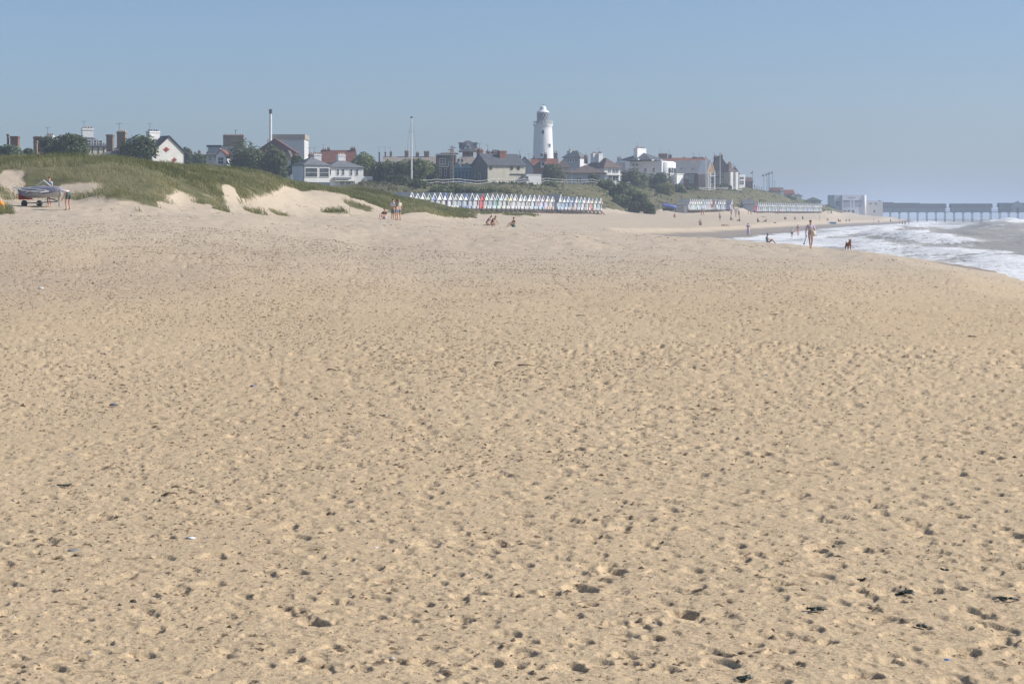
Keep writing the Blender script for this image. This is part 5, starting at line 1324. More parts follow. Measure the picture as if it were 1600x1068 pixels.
# ------------------------------------------------------------------ trees and shrubs
def leaf_mat(name, cols):
    t = NT(name)
    c = t.attr('tint', 'Color')
    bs = t.bsdf(c, .7, spec=.2)
    tr = t.new('BsdfTranslucent'); t.link(c, tr.inputs[0]); mx = t.new('MixShader'); mx.inputs[0].default_value = .38
    t.link(bs.outputs[0], mx.inputs[1]); t.link(tr.outputs[0], mx.inputs[2]); t.link(mx.outputs[0], t.out.inputs[0])
    return t.m
LEAF = leaf_mat('leaves', None)
BARK = plain((.12, .095, .075), .9, .25)
def crown_mesh(rx, ry, rz_, n, leaf, tone, seed, flat=False):
    g = np.random.default_rng(seed)
    nl = max(12, int(14 + rx * 1.2))
    # lobes make the outline uneven
    a = g.uniform(0, 6.283, nl); e = g.uniform(-.65, 1.0, nl); rr = g.uniform(.15, .72, nl)
    L = np.stack([np.cos(a) * rr * np.sqrt(1 - np.clip(e, -1, 1) ** 2 * .6), np.sin(a) * rr, e * .62 * np.ones(nl)], 1)
    lr = g.uniform(.30, .50, nl)
    k = g.integers(0, nl, n)
    v = g.normal(0, 1, (n, 3)); v /= np.linalg.norm(v, axis=1)[:, None]
    rad = lr[k] * g.uniform(.55, 1.06, n) ** .6
    p = L[k] + v * rad[:, None]
    p[:, 2] = np.maximum(p[:, 2], -.72 if not flat else -.5)
    C = p * np.array([rx, ry, rz_])
    nrm = v * .75 + g.normal(0, .55, (n, 3)); nrm[:, 2] += .35; nrm /= np.linalg.norm(nrm, axis=1)[:, None]
    t1 = np.cross(nrm, g.normal(0, 1, (n, 3))); t1 /= np.linalg.norm(t1, axis=1)[:, None]; t2 = np.cross(nrm, t1)
    sz = leaf * g.uniform(.6, 1.3, n)[:, None]
    V = np.stack([C - t1 * sz, C - t2 * sz * .55, C + t1 * sz, C + t2 * sz * .55], 1).reshape(-1, 3)
    lob = g.uniform(.75, 1.3, nl)[k]
    c = np.array(tone)[None] * (lob * g.uniform(.7, 1.35, n))[:, None]
    c[:, 0] *= g.uniform(.85, 1.25, n)
    c = np.concatenate([c, np.ones((n, 1))], 1)
    return poly_mesh('crown', V, np.arange(n * 4), 4, {'tint': np.repeat(c, 4, 0)})
def tree(name, label, px, d, top, bot, hw, tone, n=2600, leaf=None, cat='tree', seed=None, flat=False):
    s_ = F / d; x = px_x(px, d)
    g = float(land(np.array([x]), np.array([float(d)]))[0])
    zt, zb = py_z(top, d), py_z(bot, d)
    if cat != 'tree': zb = min(zb, g + .2)
    g = min(g, zb)
    rz_ = (zt - zb) / 1.72; zc = zt - rz_ * 1.0
    r = empty(name, (x, d, g)); tag(r, label, cat, 'trees and shrubs of the town')
    rx = hw / s_ ; sd_ = seed or int(px * 7 + d)
    lf = leaf or .85 * (d / 500) ** .7 * .42
    cr = link('crown', crown_mesh(rx * 1.05, max(rx * .75, 1.2), rz_, n, lf, tone, sd_, flat), LEAF, r)
    cr.location = (0, 0, zc - g)
    gg = random.Random(sd_); V = [cyl_vf(0, 0, -.6, max(.6, (zc - g) * .8), .10 + .03 * rx, .06 + .015 * rx, 7)]
    for i in range(5):
        aa = gg.uniform(0, 6.28); h0 = (zc - g) * gg.uniform(.35, .75)
        V.append(bar_vf((0, 0, h0), (math.cos(aa) * rx * .6, math.sin(aa) * rx * .45, (zc - g) + rz_ * gg.uniform(0, .5)), .05 + .01 * rx))
    link('trunk', raw_mesh('trunk', *merge_vf(*V)), BARK, r)
    return r
DG, MG, OG, BG = (.105, .135, .060), (.16, .195, .08), (.22, .225, .09), (.14, .185, .11)
tree('tree', 'blue green bushy tree at the far left behind the dune', 12, 318, 226, 250, 26, BG, 2600)
tree('tree', 'low blue green bush in front of the far left orange chimney', 38, 322, 231, 252, 18, BG, 1800)
tree('evergreen_tree', 'big dark evergreen between the orange chimney and the slate house', 108, 333, 207.5, 254, 44, DG, 4200)
tree('evergreen_tree', 'dark evergreen left part beside the small white chimney', 78, 338, 214, 252, 20, DG, 2200)
tree('evergreen_tree', 'dark tree in front of the white gabled house', 216, 346, 212, 256, 32, DG, 3400)
tree('tree', 'thin dark tree just right of the white gabled house', 291, 470, 230, 256, 10, DG, 1400)
tree('tree', 'low far off dark tree before the slate villa', 312, 500, 240, 256, 14, MG, 1400)
tree('evergreen_tree', 'largest dark tree right of the slate villa', 388, 405, 218, 284, 37, DG, 5000)
tree('evergreen_tree', 'dark tree leaning beside the white villa, below the red gable roof', 428, 400, 228, 286, 26, DG, 4000)
tree('tree', 'dark tree filling the gap left of the white villa roof', 462, 446, 240, 275, 18, DG, 2200)
tree('tree', 'round green tree right of the white villa', 568, 452, 239, 282, 24, MG, 3000)
tree('tree', 'dark tree just right of the white villa side wing', 590, 444, 250, 292, 20, DG, 2600)
tree('tree', 'wide dark green tree left of the tall flagpole', 615, 442, 246, 292, 24, DG, 3200)
tree('tree', 'olive green tree behind the tall flagpole', 648, 440, 244, 290, 28, MG, 3400)
tree('tree', 'small dark tree left of the brick bay house', 674, 446, 252, 290, 12, DG, 1800)
tree('bush', 'broad dark bush at the foot of the tall flagpole', 622, 408, 270, 305, 32, DG, 3600, cat='bush')
tree('bush', 'dark bush right of the tall flagpole foot', 655, 404, 280, 308, 22, DG, 2400, cat='bush')
for i, (px, d, t, bt, hw, tone) in enumerate(((690, 396, 290, 307, 24, MG), (722, 405, 291, 307, 26, DG), (752, 414, 290, 308, 24, MG), (785, 425, 293, 308, 22, OG))):
    tree('bush', ('mid green', 'dark green', 'leafy green', 'olive')[i] + ' bush on the cliff slope, ' + ORD[i] + ' in line behind the near huts', px, d, t, bt, hw, tone, 1800, cat='bush', flat=True)
tree('tree', 'round dark tree in front of the red tiled house by the lighthouse', 864, 545, 254, 288, 20, DG, 3200)
tree('bush', 'dark bush on the cliff slope below the lighthouse', 858, 462, 284, 308, 17, MG, 2200, cat='bush')
tree('bush', 'dark shrub by the brown bungalow', 928, 540, 272, 288, 12, DG, 1600, cat='bush')
tree('tree', 'dark green tree left of the white hotel', 985, 572, 262, 304, 18, DG, 3000)
tree('tree', 'broad dark tree in front of the white hotel bay', 1028, 585, 267, 306, 24, DG, 3400)
tree('tree', 'lighter green small tree between the two dark hotel trees', 1004, 580, 270, 304, 13, MG, 1800)
for i, (px, d, t, bt, hw, tone) in enumerate(((948, 488, 279, 300, 17, MG), (968, 482, 284, 314, 20, DG), (988, 478, 292, 322, 20, MG), (972, 470, 302, 326, 16, MG), (1000, 468, 302, 332, 17, DG), (1012, 462, 314, 336, 12, DG), (990, 462, 316, 333, 12, DG))):
    tree('shrub', ('small', 'tall', 'wide', 'low', 'thick dark', 'lowest dark', 'tucked in dark')[i] + ' shrub on the cliff gully, ' + ORD[i] + ' going down to the sand', px, d, t, bt, hw, tone, 2000, cat='shrub')
for i, (px, d, t, bt, hw, tone) in enumerate(((1040, 560, 284, 308, 15, OG), (1058, 600, 287, 306, 16, MG), (1078, 618, 288, 304, 15, DG), (1118, 655, 285, 297, 16, DG), (1135, 655, 288, 298, 10, DG))):
    tree('shrub', ('yellow green', 'mid green', 'dark green', 'hedge like', 'small dark')[i] + ' shrub below the brick hall, ' + ORD[i] + ' from the white hotel', px, d, t, bt, hw, tone, 1700, cat='shrub')
tree('tree', 'hazy tree clump between the last hut and the pier entrance', 1293, 930, 319, 338, 12, MG, 1600, leaf=.6)
tree('bush', 'hazy low bush beside the pier entrance', 1304, 1000, 323, 338, 8, MG, 1200, leaf=.6, cat='bush')
tree('bush', 'green bush on the falling cliff above the far huts', 1232, 770, 305, 320, 14, MG, 1500, cat='bush', flat=True)
tree('bush', 'green bush near the dark roofed pavilion', 1256, 790, 312, 324, 12, OG, 1300, cat='bush', flat=True)
# ------------------------------------------------------------------ people
SKIN = plain((.56, .34, .25), .6, .08, 3.0); SKIN2 = plain((.44, .26, .18), .6, .08, 3.0)
HAIRD = plain((.045, .03, .022), .6, .2, 6.0); HAIRB = plain((.16, .09, .045), .6, .2, 6.0); HAIRL = plain((.42, .30, .16), .6, .2, 6.0); HAIRG = plain((.45, .44, .43), .6, .2, 6.0)
CL = {'white': (.78, .78, .78), 'black': (.03, .03, .035), 'navy': (.04, .05, .12), 'grey': (.22, .23, .25), 'denim': (.14, .19, .28), 'red': (.55, .06, .06), 'purple': (.30, .24, .45), 'lilac': (.55, .50, .66), 'pink': (.65, .36, .38), 'green': (.20, .42, .30),
      'yellow': (.72, .60, .16), 'teal': (.15, .40, .42), 'khaki': (.36, .33, .25), 'blue': (.12, .28, .58), 'pale blue': (.40, .52, .62), 'cream': (.66, .60, .48), 'dark green': (.10, .13, .10), 'brown': (.20, .13, .09), 'orange': (.80, .30, .05)}
CM = {k: plain(v, .8, .15, 4.0) for k, v in CL.items()}

STAND = dict(pel=(0, 0, .93), che=(0, .01, 1.24), nec=(0, .0, 1.46), hd0=(0, -.01, 1.54), hd1=(0, -.02, 1.64),
  hiL=(-.095, 0, .89), knL=(-.105, -.02, .49), anL=(-.11, .03, .09), toL=(-.12, -.13, .035), hiR=(.095, 0, .89), knR=(.105, -.02, .49), anR=(.11, .03, .09), toR=(.12, -.13, .035),
  shL=(-.175, .01, 1.40), elL=(-.235, .04, 1.13), wrL=(-.25, -.03, .89), haL=(-.25, -.05, .79), shR=(.175, .01, 1.40), elR=(.235, .04, 1.13), wrR=(.25, -.03, .89), haR=(.25, -.05, .79))
RAD = dict(pel=(.145, .11), che=(.15, .11), nec=(.055, .055), hd0=(.075, .085), hd1=(.082, .10), hi=(.085, .09), kn=(.058, .058), an=(.042, .042), to=(.045, .028), sh=(.06, .06), el=(.042, .042), wr=(.031, .031), ha=(.042, .02))
def pose(**kw): p = dict(STAND); p.update(kw); return p
WALK = pose(knL=(-.10, -.16, .50), anL=(-.10, -.26, .10), toL=(-.10, -.40, .04), knR=(.10, .02, .49), anR=(.10, .24, .14), toR=(.10, .12, .04), elL=(-.24, .12, 1.14), wrL=(-.26, .10, .90), haL=(-.26, .08, .80), elR=(.24, -.04, 1.13), wrR=(.26, -.18, .92), haR=(.26, -.24, .83))
ARMSUP = pose(elL=(-.30, -.06, 1.22), wrL=(-.14, -.18, 1.30), haL=(-.08, -.20, 1.36), elR=(.30, -.06, 1.22), wrR=(.12, -.20, 1.28), haR=(.06, -.22, 1.34))
CARRY = pose(elL=(-.23, .0, 1.14), wrL=(-.12, -.20, 1.06), haL=(-.05, -.24, 1.04), elR=(.24, .02, 1.14), wrR=(.22, -.16, 1.0), haR=(.18, -.24, .98))
SIT = dict(pel=(0, 0, .13), che=(0, .03, .45), nec=(0, .0, .67), hd0=(0, -.03, .75), hd1=(0, -.05, .85),
  hiL=(-.10, -.03, .12), knL=(-.16, -.40, .38), anL=(-.14, -.62, .08), toL=(-.15, -.78, .04), hiR=(.10, -.03, .12), knR=(.16, -.40, .36), anR=(.14, -.64, .08), toR=(.15, -.80, .04),
  shL=(-.17, .03, .60), elL=(-.26, -.08, .40), wrL=(-.20, -.30, .38), haL=(-.18, -.38, .40), shR=(.17, .03, .60), elR=(.26, -.06, .40), wrR=(.22, -.28, .36), haR=(.18, -.37, .38))
KNEEL = dict(pel=(0, .16, .26), che=(0, -.02, .52), nec=(0, -.16, .70), hd0=(0, -.23, .76), hd1=(0, -.31, .82),
  hiL=(-.10, .14, .25), knL=(-.13, -.20, .07), anL=(-.12, .26, .07), toL=(-.12, .38, .04), hiR=(.10, .14, .25), knR=(.13, -.20, .07), anR=(.12, .26, .07), toR=(.12, .38, .04),
  shL=(-.17, -.10, .64), elL=(-.23, -.28, .40), wrL=(-.18, -.46, .20), haL=(-.16, -.54, .12), shR=(.17, -.10, .64), elR=(.23, -.30, .40), wrR=(.17, -.50, .18), haR=(.15, -.58, .10))
BEND = dict(pel=(0, .12, .92), che=(0, -.16, 1.10), nec=(0, -.38, 1.12), hd0=(0, -.46, 1.10), hd1=(0, -.56, 1.06),
  hiL=(-.10, .11, .88), knL=(-.12, .02, .49), anL=(-.13, .08, .09), toL=(-.14, -.08, .035), hiR=(.10, .11, .88), knR=(.12, .02, .49), anR=(.13, .08, .09), toR=(.14, -.08, .035),
  shL=(-.17, -.30, 1.10), elL=(-.21, -.38, .84), wrL=(-.16, -.50, .64), haL=(-.14, -.55, .56), shR=(.17, -.30, 1.10), elR=(.21, -.36, .84), wrR=(.17, -.48, .62), haR=(.15, -.52, .54))
LIE = dict(pel=(0, 0, .12), che=(0, .33, .15), nec=(0, .55, .17), hd0=(0, .63, .19), hd1=(0, .72, .20),
  hiL=(-.10, -.03, .11), knL=(-.12, -.42, .22), anL=(-.12, -.80, .07), toL=(-.13, -.86, .18), hiR=(.10, -.03, .11), knR=(.12, -.44, .12), anR=(.12, -.86, .07), toR=(.13, -.92, .18),
  shL=(-.17, .48, .14), elL=(-.30, .26, .08), wrL=(-.32, .02, .07), haL=(-.32, -.06, .06), shR=(.17, .48, .14), elR=(.30, .26, .08), wrR=(.32, .02, .07), haR=(.32, -.06, .06))
POSES = dict(stand=STAND, walk=WALK, armsup=ARMSUP, carry=CARRY, sit=SIT, kneel=KNEEL, bend=BEND, lie=LIE)

def skin_object(name, pts, edges, rads, root_i, mat, parent, sub=1):
    """pts/edges grown with Skin + Subdivision; root_i may hold several roots (separate finger chains)"""
    me = bpy.data.meshes.new(name); me.from_pydata(pts, edges, []); me.update()
    o = bpy.data.objects.new(name, me); COL.objects.link(o); o.parent = parent
    me.materials.append(mat)
    sk = o.modifiers.new('Skin', 'SKIN'); sk.use_smooth_shade = True
    sv = me.skin_vertices[0].data if me.skin_vertices else None
    if sv is None:
        bm = bmesh.new(); bm.from_mesh(me); bm.verts.layers.skin.verify(); bm.to_mesh(me); bm.free(); sv = me.skin_vertices[0].data
    for i, r in enumerate(rads): sv[i].radius = r if hasattr(r, '__len__') else (r, r); sv[i].use_root = i in root_i
    if sub:
        ss = o.modifiers.new('Subdivision', 'SUBSURF'); ss.levels = sub; ss.render_levels = sub
    return o

def lerp3(a, b, f): return tuple(a[i] + (b[i] - a[i]) * f for i in range(3))
_bodycache = {}
def person(label, px, d, pose_name, face, top, bottom, hair=HAIRD, skin=None, z=None, scale=1.0, near=False, sleeves=.45, legs=.45, group=None, x=None, dress=False, long_hair=False, cap=None):
    """face: heading in radians, 0 looks at the viewer, +pi/2 looks to the right of the picture"""
    P = POSES[pose_name]; skin = skin or SKIN
    x = px_x(px, d) if x is None else x
    zg = float(ground_z(np.array([x]), np.array([float(d)]))[0]) if z is None else z
    root = empty('person', (x, d, zg - .015), face); root.scale = (scale,) * 3
    tag(root, label, 'person', group)
    keys = ['pel', 'che', 'nec', 'hd0', 'hd1'] + [k + s for s in 'LR' for k in ('hi', 'kn', 'an', 'to', 'sh', 'el', 'wr', 'ha')]
    ix = {k: i for i, k in enumerate(keys)}
    pts = [P[k] for k in keys]; rads = [RAD[k] if k in RAD else RAD[k[:2]] for k in keys]
    E = [('pel', 'che'), ('che', 'nec'), ('nec', 'hd0'), ('hd0', 'hd1')]
    for s in 'LR': E += [('pel', 'hi' + s), ('hi' + s, 'kn' + s), ('kn' + s, 'an' + s), ('an' + s, 'to' + s), ('che', 'sh' + s), ('sh' + s, 'el' + s), ('el' + s, 'wr' + s), ('wr' + s, 'ha' + s)]
    edges = [(ix[a], ix[b]) for a, b in E]; roots = {0}
    if near:
        for s in 'LR':      # five fingers rooted in the palm
            h = Vector(P['ha' + s]); w = Vector(P['wr' + s]); f = (h - w).normalized(); side = f.cross(Vector((0, 1, 0.3))).normalized(); pal = side.cross(f).normalized()
            for k, (off, ln_) in enumerate(((-.045, .055), (-.027, .075), (-.009, .085), (.010, .08), (.028, .062))):
                b0 = h + side * off * (1.0 if k else .8) - (f * .045 if k == 0 else f * 0)
                dirn = f if k else (f * .7 - side * .7).normalized()
                i0 = len(pts)
                pts += [tuple(b0), tuple(b0 + dirn * ln_ * .55 + pal * .006), tuple(b0 + dirn * ln_ * .95 + pal * .026)]; rads += [.010, .009, .007]
                edges += [(i0, i0 + 1), (i0 + 1, i0 + 2)]; roots.add(i0)
        # nose and ears
        h0, h1 = Vector(P['hd0']), Vector(P['hd1']); up = (h1 - h0).normalized(); fw = Vector((0, -1, 0)); fw = (fw - up * fw.dot(up)).normalized(); rt = up.cross(fw)
        c = h1 - up * .02
        for base, tip in ((c + fw * .07, c + fw * .118 - up * .02), (c + rt * .06, c + rt * .098), (c - rt * .06, c - rt * .098)):
            i0 = len(pts); pts += [tuple(base), tuple(tip)]; rads += [.016, .013]; edges.append((i0, i0 + 1)); roots.add(i0)
    body = skin_object('body', pts, edges, rads, roots, skin, root)
    # clothes follow the same joints, slightly larger
    def grow(r, k): return tuple(q * k for q in r)
    if top:
        low = lerp3(P['pel'], P['che'], .12)
        sp = [low, P['che'], lerp3(P['che'], P['nec'], .75)]; sr = [grow(RAD['pel'], 1.12), grow(RAD['che'], 1.14), (.075, .07)]; se = [(0, 1), (1, 2)]
        for s in 'LR':
            i0 = len(sp); sp += [P['sh' + s], lerp3(P['sh' + s], P['el' + s], min(1, sleeves * 1.2))]; sr += [(.076, .076), (.062, .062)]; se += [(1, i0), (i0, i0 + 1)]
            if sleeves > .9: sp.append(P['wr' + s]); sr.append((.045, .045)); se.append((i0 + 1, i0 + 2))
        skin_object('shirt', sp, se, sr, {0}, CM[top], root)
    if bottom:
        sp = [lerp3(P['pel'], P['che'], .1), P['pel']]; sr = [grow(RAD['pel'], 1.08), grow(RAD['pel'], 1.12)]; se = [(0, 1)]
        for s in 'LR':
            i0 = len(sp); sp += [P['hi' + s], lerp3(P['hi' + s], P['kn' + s], min(1, legs * 1.6))]; sr += [(.105, .108), (.088, .088) if not dress else (.13, .11)]; se += [(1, i0), (i0, i0 + 1)]
            if legs > .7: sp.append(lerp3(P['kn' + s], P['an' + s], .9)); sr.append((.06, .06)); se.append((i0 + 1, i0 + 2))
        skin_object('skirt' if dress else 'shorts', sp, se, sr, {0}, CM[bottom], root)
    # hair: a shell over the back and top of the skull
    h0, h1 = Vector(P['hd0']), Vector(P['hd1']); up = (h1 - h0).normalized(); fw = Vector((0, -1, 0)); fw = (fw - up * fw.dot(up)).normalized()
    hp = [h1 + up * .045 - fw * .012, h1 - fw * .035, h0 - fw * .05]; hr = [(.088, .098), (.093, .100), (.07, .06)]
    if long_hair: hp += [h0 - fw * .07 - Vector((0, 0, .14)), h0 - fw * .06 - Vector((0, 0, .30))]; hr += [(.085, .05), (.06, .035)]
    skin_object('cap' if cap else 'hair', [tuple(p) for p in hp], [(i, i + 1) for i in range(len(hp) - 1)], hr, {0}, CM[cap] if cap else hair, root)
    if near:
        rt = up.cross(fw)
        for s in (-1, 1):
            c = h1 + fw * .094 + rt * .032 * s - up * .012
            link('eye', raw_mesh('eye', *lathe_vf([(.001, c.z - .010), (.011, c.z), (.001, c.z + .010)], 6, c.x, c.y)), CM['black'], root)
    return root

PI = math.pi
# on the dune sand by the dinghy
person('person in white shirt and dark shorts bending over beside the dinghy', 105, 107, 'bend', -PI / 2 - .55, 'white', 'dark green', HAIRG, near=True)
person('person in pale blue top standing behind the dinghy, leaning on it', 77, 112.2, 'carry', -.7, 'pale blue', 'navy', HAIRB, near=True)
# group below the dune end
person('person in white shirt and grey shorts standing near the dune end', 614, 160, 'carry', PI * .75, 'white', 'grey', HAIRD, near=True, legs=.62, sleeves=.9)
person('person in dark top with long dark hair standing beside the white shirted one', 620, 159.3, 'carry', -PI * .7, 'dark green', 'grey', HAIRD, near=True, long_hair=True)
person('person in pale top standing half behind the long haired one, pale bag at the side', 623.5, 161.5, 'stand', -PI * .8, 'cream', 'denim', HAIRL, near=True, sleeves=.9)
person('person in dark brown top sitting on the sand beside the standing group', 601, 161, 'sit', -.5, 'brown', 'lilac', HAIRB, near=True, long_hair=True, sleeves=.9)
# digging on the open sand
person('person in dark swimsuit kneeling and digging in the sand, facing right', 763, 178, 'kneel', PI / 2 - .2, 'purple', 'navy', HAIRB, near=True, sleeves=.1, legs=.1)
person('person in black vest kneeling and digging beside the dark swimsuit', 770.5, 177, 'kneel', PI * .3, 'black', 'black', HAIRD, near=True, sleeves=.1, legs=.2)
person('person in dark shorts sitting alone on a turquoise towel on the sand', 803, 176, 'sit', -.9, None, 'dark green', HAIRD, near=True, skin=SKIN2)
x, z = gz(804, 175.2)
tw = link('beach_towel', raw_mesh('beach_towel', [(x + a * .75 + .02 * math.sin(9 * c), 175.4 + c * 1.3, z + .035 + .012 * math.sin(7 * a + 5 * c)) for a in (-.5, -.17, .17, .5) for c in (-.5, -.2, .1, .5)] + [(x + a * .75, 175.4 + c * 1.3, z + .02) for a in (-.5, -.17, .17, .5) for c in (-.5, -.2, .1, .5)],
    [(i * 4 + j, i * 4 + j + 1, (i + 1) * 4 + j + 1, (i + 1) * 4 + j) for i in range(3) for j in range(3)] + [(16 + i * 4 + j, 16 + (i + 1) * 4 + j, 16 + (i + 1) * 4 + j + 1, 16 + i * 4 + j + 1) for i in range(3) for j in range(3)]), plain((.12, .55, .52), .9, .15))
tag(tw, 'turquoise towel under the person sitting alone', 'towel')
# at the water's edge
person('person in blue cap and turquoise swimsuit sitting at the edge of the surf', 1199, 158, 'sit', PI / 2 - .1, 'teal', 'teal', HAIRB, near=True, sleeves=.05, legs=.1, cap='blue', skin=SKIN2)
wp = person('person in lilac and yellow beach top walking along the top of the surf', 1266.5, 117, 'walk', .15, 'lilac', 'brown', HAIRD, near=True, sleeves=.9, legs=.15)
r = empty('shoulder_bag', (wp.location.x + .12, 116.72, wp.location.z + .92)); tag(r, 'pale cloth bag hanging at the hip of the walking person', 'bag')
link('pouch', raw_mesh('pouch', *lathe_vf([(.05, -.17), (.14, -.13), (.15, .05), (.10, .14), (.04, .16)], 10), True), CM['cream'], r); link('strap', raw_mesh('strap', *bar_vf((0, 0, .14), (-.26, .06, .50), .018)), CM['yellow'], r)
r = empty('ball_thrower', (wp.location.x - .34, 116.75, wp.location.z + .12)); tag(r, 'thin dog ball thrower held low by the walking person', 'ball thrower')
link('handle', raw_mesh('handle', *bar_vf((.08, 0, .70), (-.08, -.04, .22), .014)), CM['black'], r); link('cup', raw_mesh('cup', *lathe_vf([(.01, .14), (.04, .16), (.045, .20), (.03, .23)], 8, -.09, -.04)), CM['navy'], r)
person('person in purple dress standing on the far wet sand with raised arms', 1169, 268, 'armsup', PI, 'purple', 'lilac', HAIRD, near=False, dress=True, legs=.75)
person('person in dark swimwear wading in the far foam', 1247, 285, 'stand', .4, 'navy', 'navy', HAIRD, z=-1.02, sleeves=.05, legs=.1)
person('child in white shirt wading beside the dark swimsuit', 1237.5, 262, 'stand', -.3, 'white', 'black', HAIRB, z=-1.0, scale=.80)
def hit(px, py, d0=200, d1=1300):
    ds = np.arange(d0, d1, 1.5); xx = (px - 800) * ds / F; g = ground_z(xx, ds); pr = HY - (g - CH) * F / ds
    k = np.nonzero(pr <= py)[0]
    return float(ds[k[0]]) if len(k) else None
SMALL = [(1054, 340, 'sit', 'red', 'brown', 'reclining in red brown clothes below the cliff ramp'), (1096, 337, 'stand', 'purple', 'grey', 'in purple by the middle huts'), (1099.5, 337, 'walk', 'grey', 'denim', 'in grey walking by the middle huts'),
 (1125, 345, 'carry', 'white', 'black', 'with white top and black shorts in front of the middle huts'), (1142.5, 338, 'stand', 'grey', 'black', 'in dark clothes beside the white kiosk'), (1150, 340, 'walk', 'brown', 'black', 'in brown near the white kiosk'), (1154.7, 340, 'walk', 'black', 'navy', 'in black near the white kiosk'),
 (1142, 344, 'sit', 'teal', 'black', 'sitting low in front of the white kiosk'), (1156, 346, 'sit', 'khaki', 'black', 'sitting in khaki right of the white kiosk'), (1094, 352, 'sit', 'grey', 'brown', 'sitting alone on the wide sand below the middle huts'), (1133, 353, 'lie', 'brown', 'black', 'lying on the sand left of the purple dress'),
 (1169.5, 334.5, 'stand', 'navy', 'black', 'standing by the blue grey shed'), (1173.5, 336, 'walk', 'brown', 'grey', 'walking by the blue grey shed'), (1184, 347, 'sit', 'brown', 'black', 'sitting right of the purple dress'), (1197, 347, 'sit', 'grey', 'navy', 'sitting further right of the purple dress'), (1211, 349, 'lie', 'pink', 'navy', 'lying in pink before the far huts'),
 (1194, 339, 'lie', 'blue', 'grey', 'lying close to the far huts'), (1211.5, 335.5, 'stand', 'denim', 'black', 'standing in denim by the far huts'), (1216, 335.5, 'stand', 'dark green', 'grey', 'standing in green by the far huts'), (1226.5, 343, 'sit', 'navy', 'brown', 'sitting in navy below the far huts'), (1229, 342, 'sit', 'white', 'black', 'sitting in white below the far huts'),
 (1242, 343, 'sit', 'red', 'black', 'sitting in red below the far huts'), (1254, 342, 'sit', 'black', 'black', 'sitting in black below the far huts'), (1281, 346, 'stand', 'cream', 'khaki', 'standing in cream left of the blue windbreak'), (1293, 345, 'sit', 'brown', 'navy', 'sitting left of the blue windbreak'), (1310, 346, 'sit', 'grey', 'black', 'sitting in grey just right of the blue windbreak'),
 (1313, 347, 'sit', 'black', 'brown', 'sitting in black right of the blue windbreak'), (1322, 346, 'sit', 'brown', 'grey', 'sitting in brown below the pier entrance'), (1327, 345.5, 'sit', 'pale blue', 'black', 'sitting in pale blue below the pier entrance'), (1365.5, 347, 'stand', 'red', 'black', 'in bright red top on the sand below the pier hall'), (1372.5, 347, 'sit', 'dark green', 'black', 'crouching right of the bright red top'),
 (1391.5, 348, 'stand', 'navy', 'black', 'in dark wetsuit by the water under the pier'), (1406, 346.5, 'stand', 'grey', 'navy', 'leftmost of four people under the pier'), (1410, 347, 'stand', 'red', 'navy', 'in red and navy under the pier'), (1414.2, 346.5, 'walk', 'navy', 'black', 'in navy right of the red one under the pier'), (1420, 347, 'stand', 'black', 'navy', 'rightmost of four people under the pier')]
for i, (px, py, po, a, c, lab) in enumerate(SMALL):
    d = hit(px, py)
    want = None
    if d is None or d > 900: d = 640.0 if px > 1350 else 520.0
    xx = px_x(px, d); zg = float(ground_z(np.array([xx]), np.array([d]))[0])
    person('person ' + lab, px, d, po, (i * 2.1) % 6.28, a, c, (HAIRD, HAIRB, HAIRL, HAIRG)[i % 4], z=max(zg, -1.0), group='people on the far beach', legs=.4, sleeves=.4)
for px, lab in ((1179, 'leftmost'), (1183, 'second'), (1186.5, 'third'), (1190, 'rightmost')):
    person('dark clothed person on the clifftop skyline, %s of four' % lab, px, 712, 'stand', px % 3, 'black', 'navy', group='people on the clifftop')

# windbreak
x, z = gz(1302, 560)
r = empty('windbreak', (x, 560, z)); tag(r, 'dark blue striped windbreak on the far beach', 'windbreak')
link('cloth', raw_mesh('cloth', *boxes_vf([(-.9, .75, -.02, .02, .1, .65)])), CM['blue'], r); link('cloth', raw_mesh('cloth', *box_vf((-1.25, -.92, -.02, .02, .1, .65))), CM['white'], r)
for k in (-1.25, -.4, .75): link('stake', raw_mesh('stake', *box_vf((k - .02, k + .02, .022, .06, -.3, .85))), DARKWOOD, r)

# ------------------------------------------------------------------ dog
def dog():
    d = 114.0; x, z = gz(1325.5, d)
    r = empty('dog', (x, d, z - .01), .12); tag(r, 'small reddish brown dog facing along the top of the surf', 'dog')
    P = [(0, .26, .36), (0, .02, .35), (0, -.20, .38), (0, -.33, .50), (0, -.40, .57), (0, -.52, .55), (0, .40, .46), (0, .50, .55)]
    R = [(.085, .10), (.08, .09), (.10, .12), (.065, .07), (.065, .07), (.032, .03), (.025, .025), (.014, .014)]
    E = [(0, 1), (1, 2), (2, 3), (3, 4), (4, 5), (0, 6), (6, 7)]
    for s in (-1, 1):
        i = len(P); P += [(s * .075, -.20, .28), (s * .08, -.19, .15), (s * .08, -.21, .03), (s * .08, -.26, .015)]; R += [.05, .03, .024, .022]; E += [(2, i), (i, i + 1), (i + 1, i + 2), (i + 2, i + 3)]
        i = len(P); P += [(s * .075, .22, .27), (s * .085, .33, .16), (s * .085, .29, .03), (s * .085, .24, .015)]; R += [.06, .032, .024, .022]; E += [(0, i), (i, i + 1), (i + 1, i + 2), (i + 2, i + 3)]
        i = len(P); P += [(s * .05, -.37, .62), (s * .07, -.36, .70)]; R += [.026, .012]; E += [(4, i), (i, i + 1)]
    skin_object('body', P, E, R, {1}, plain((.30, .14, .07), .8, .25, 5.0), r)
    link('collar', raw_mesh('collar', *lathe_vf([(.085, .46), (.085, .485)], 10, 0, -.30)), CM['red'], r)
dog()

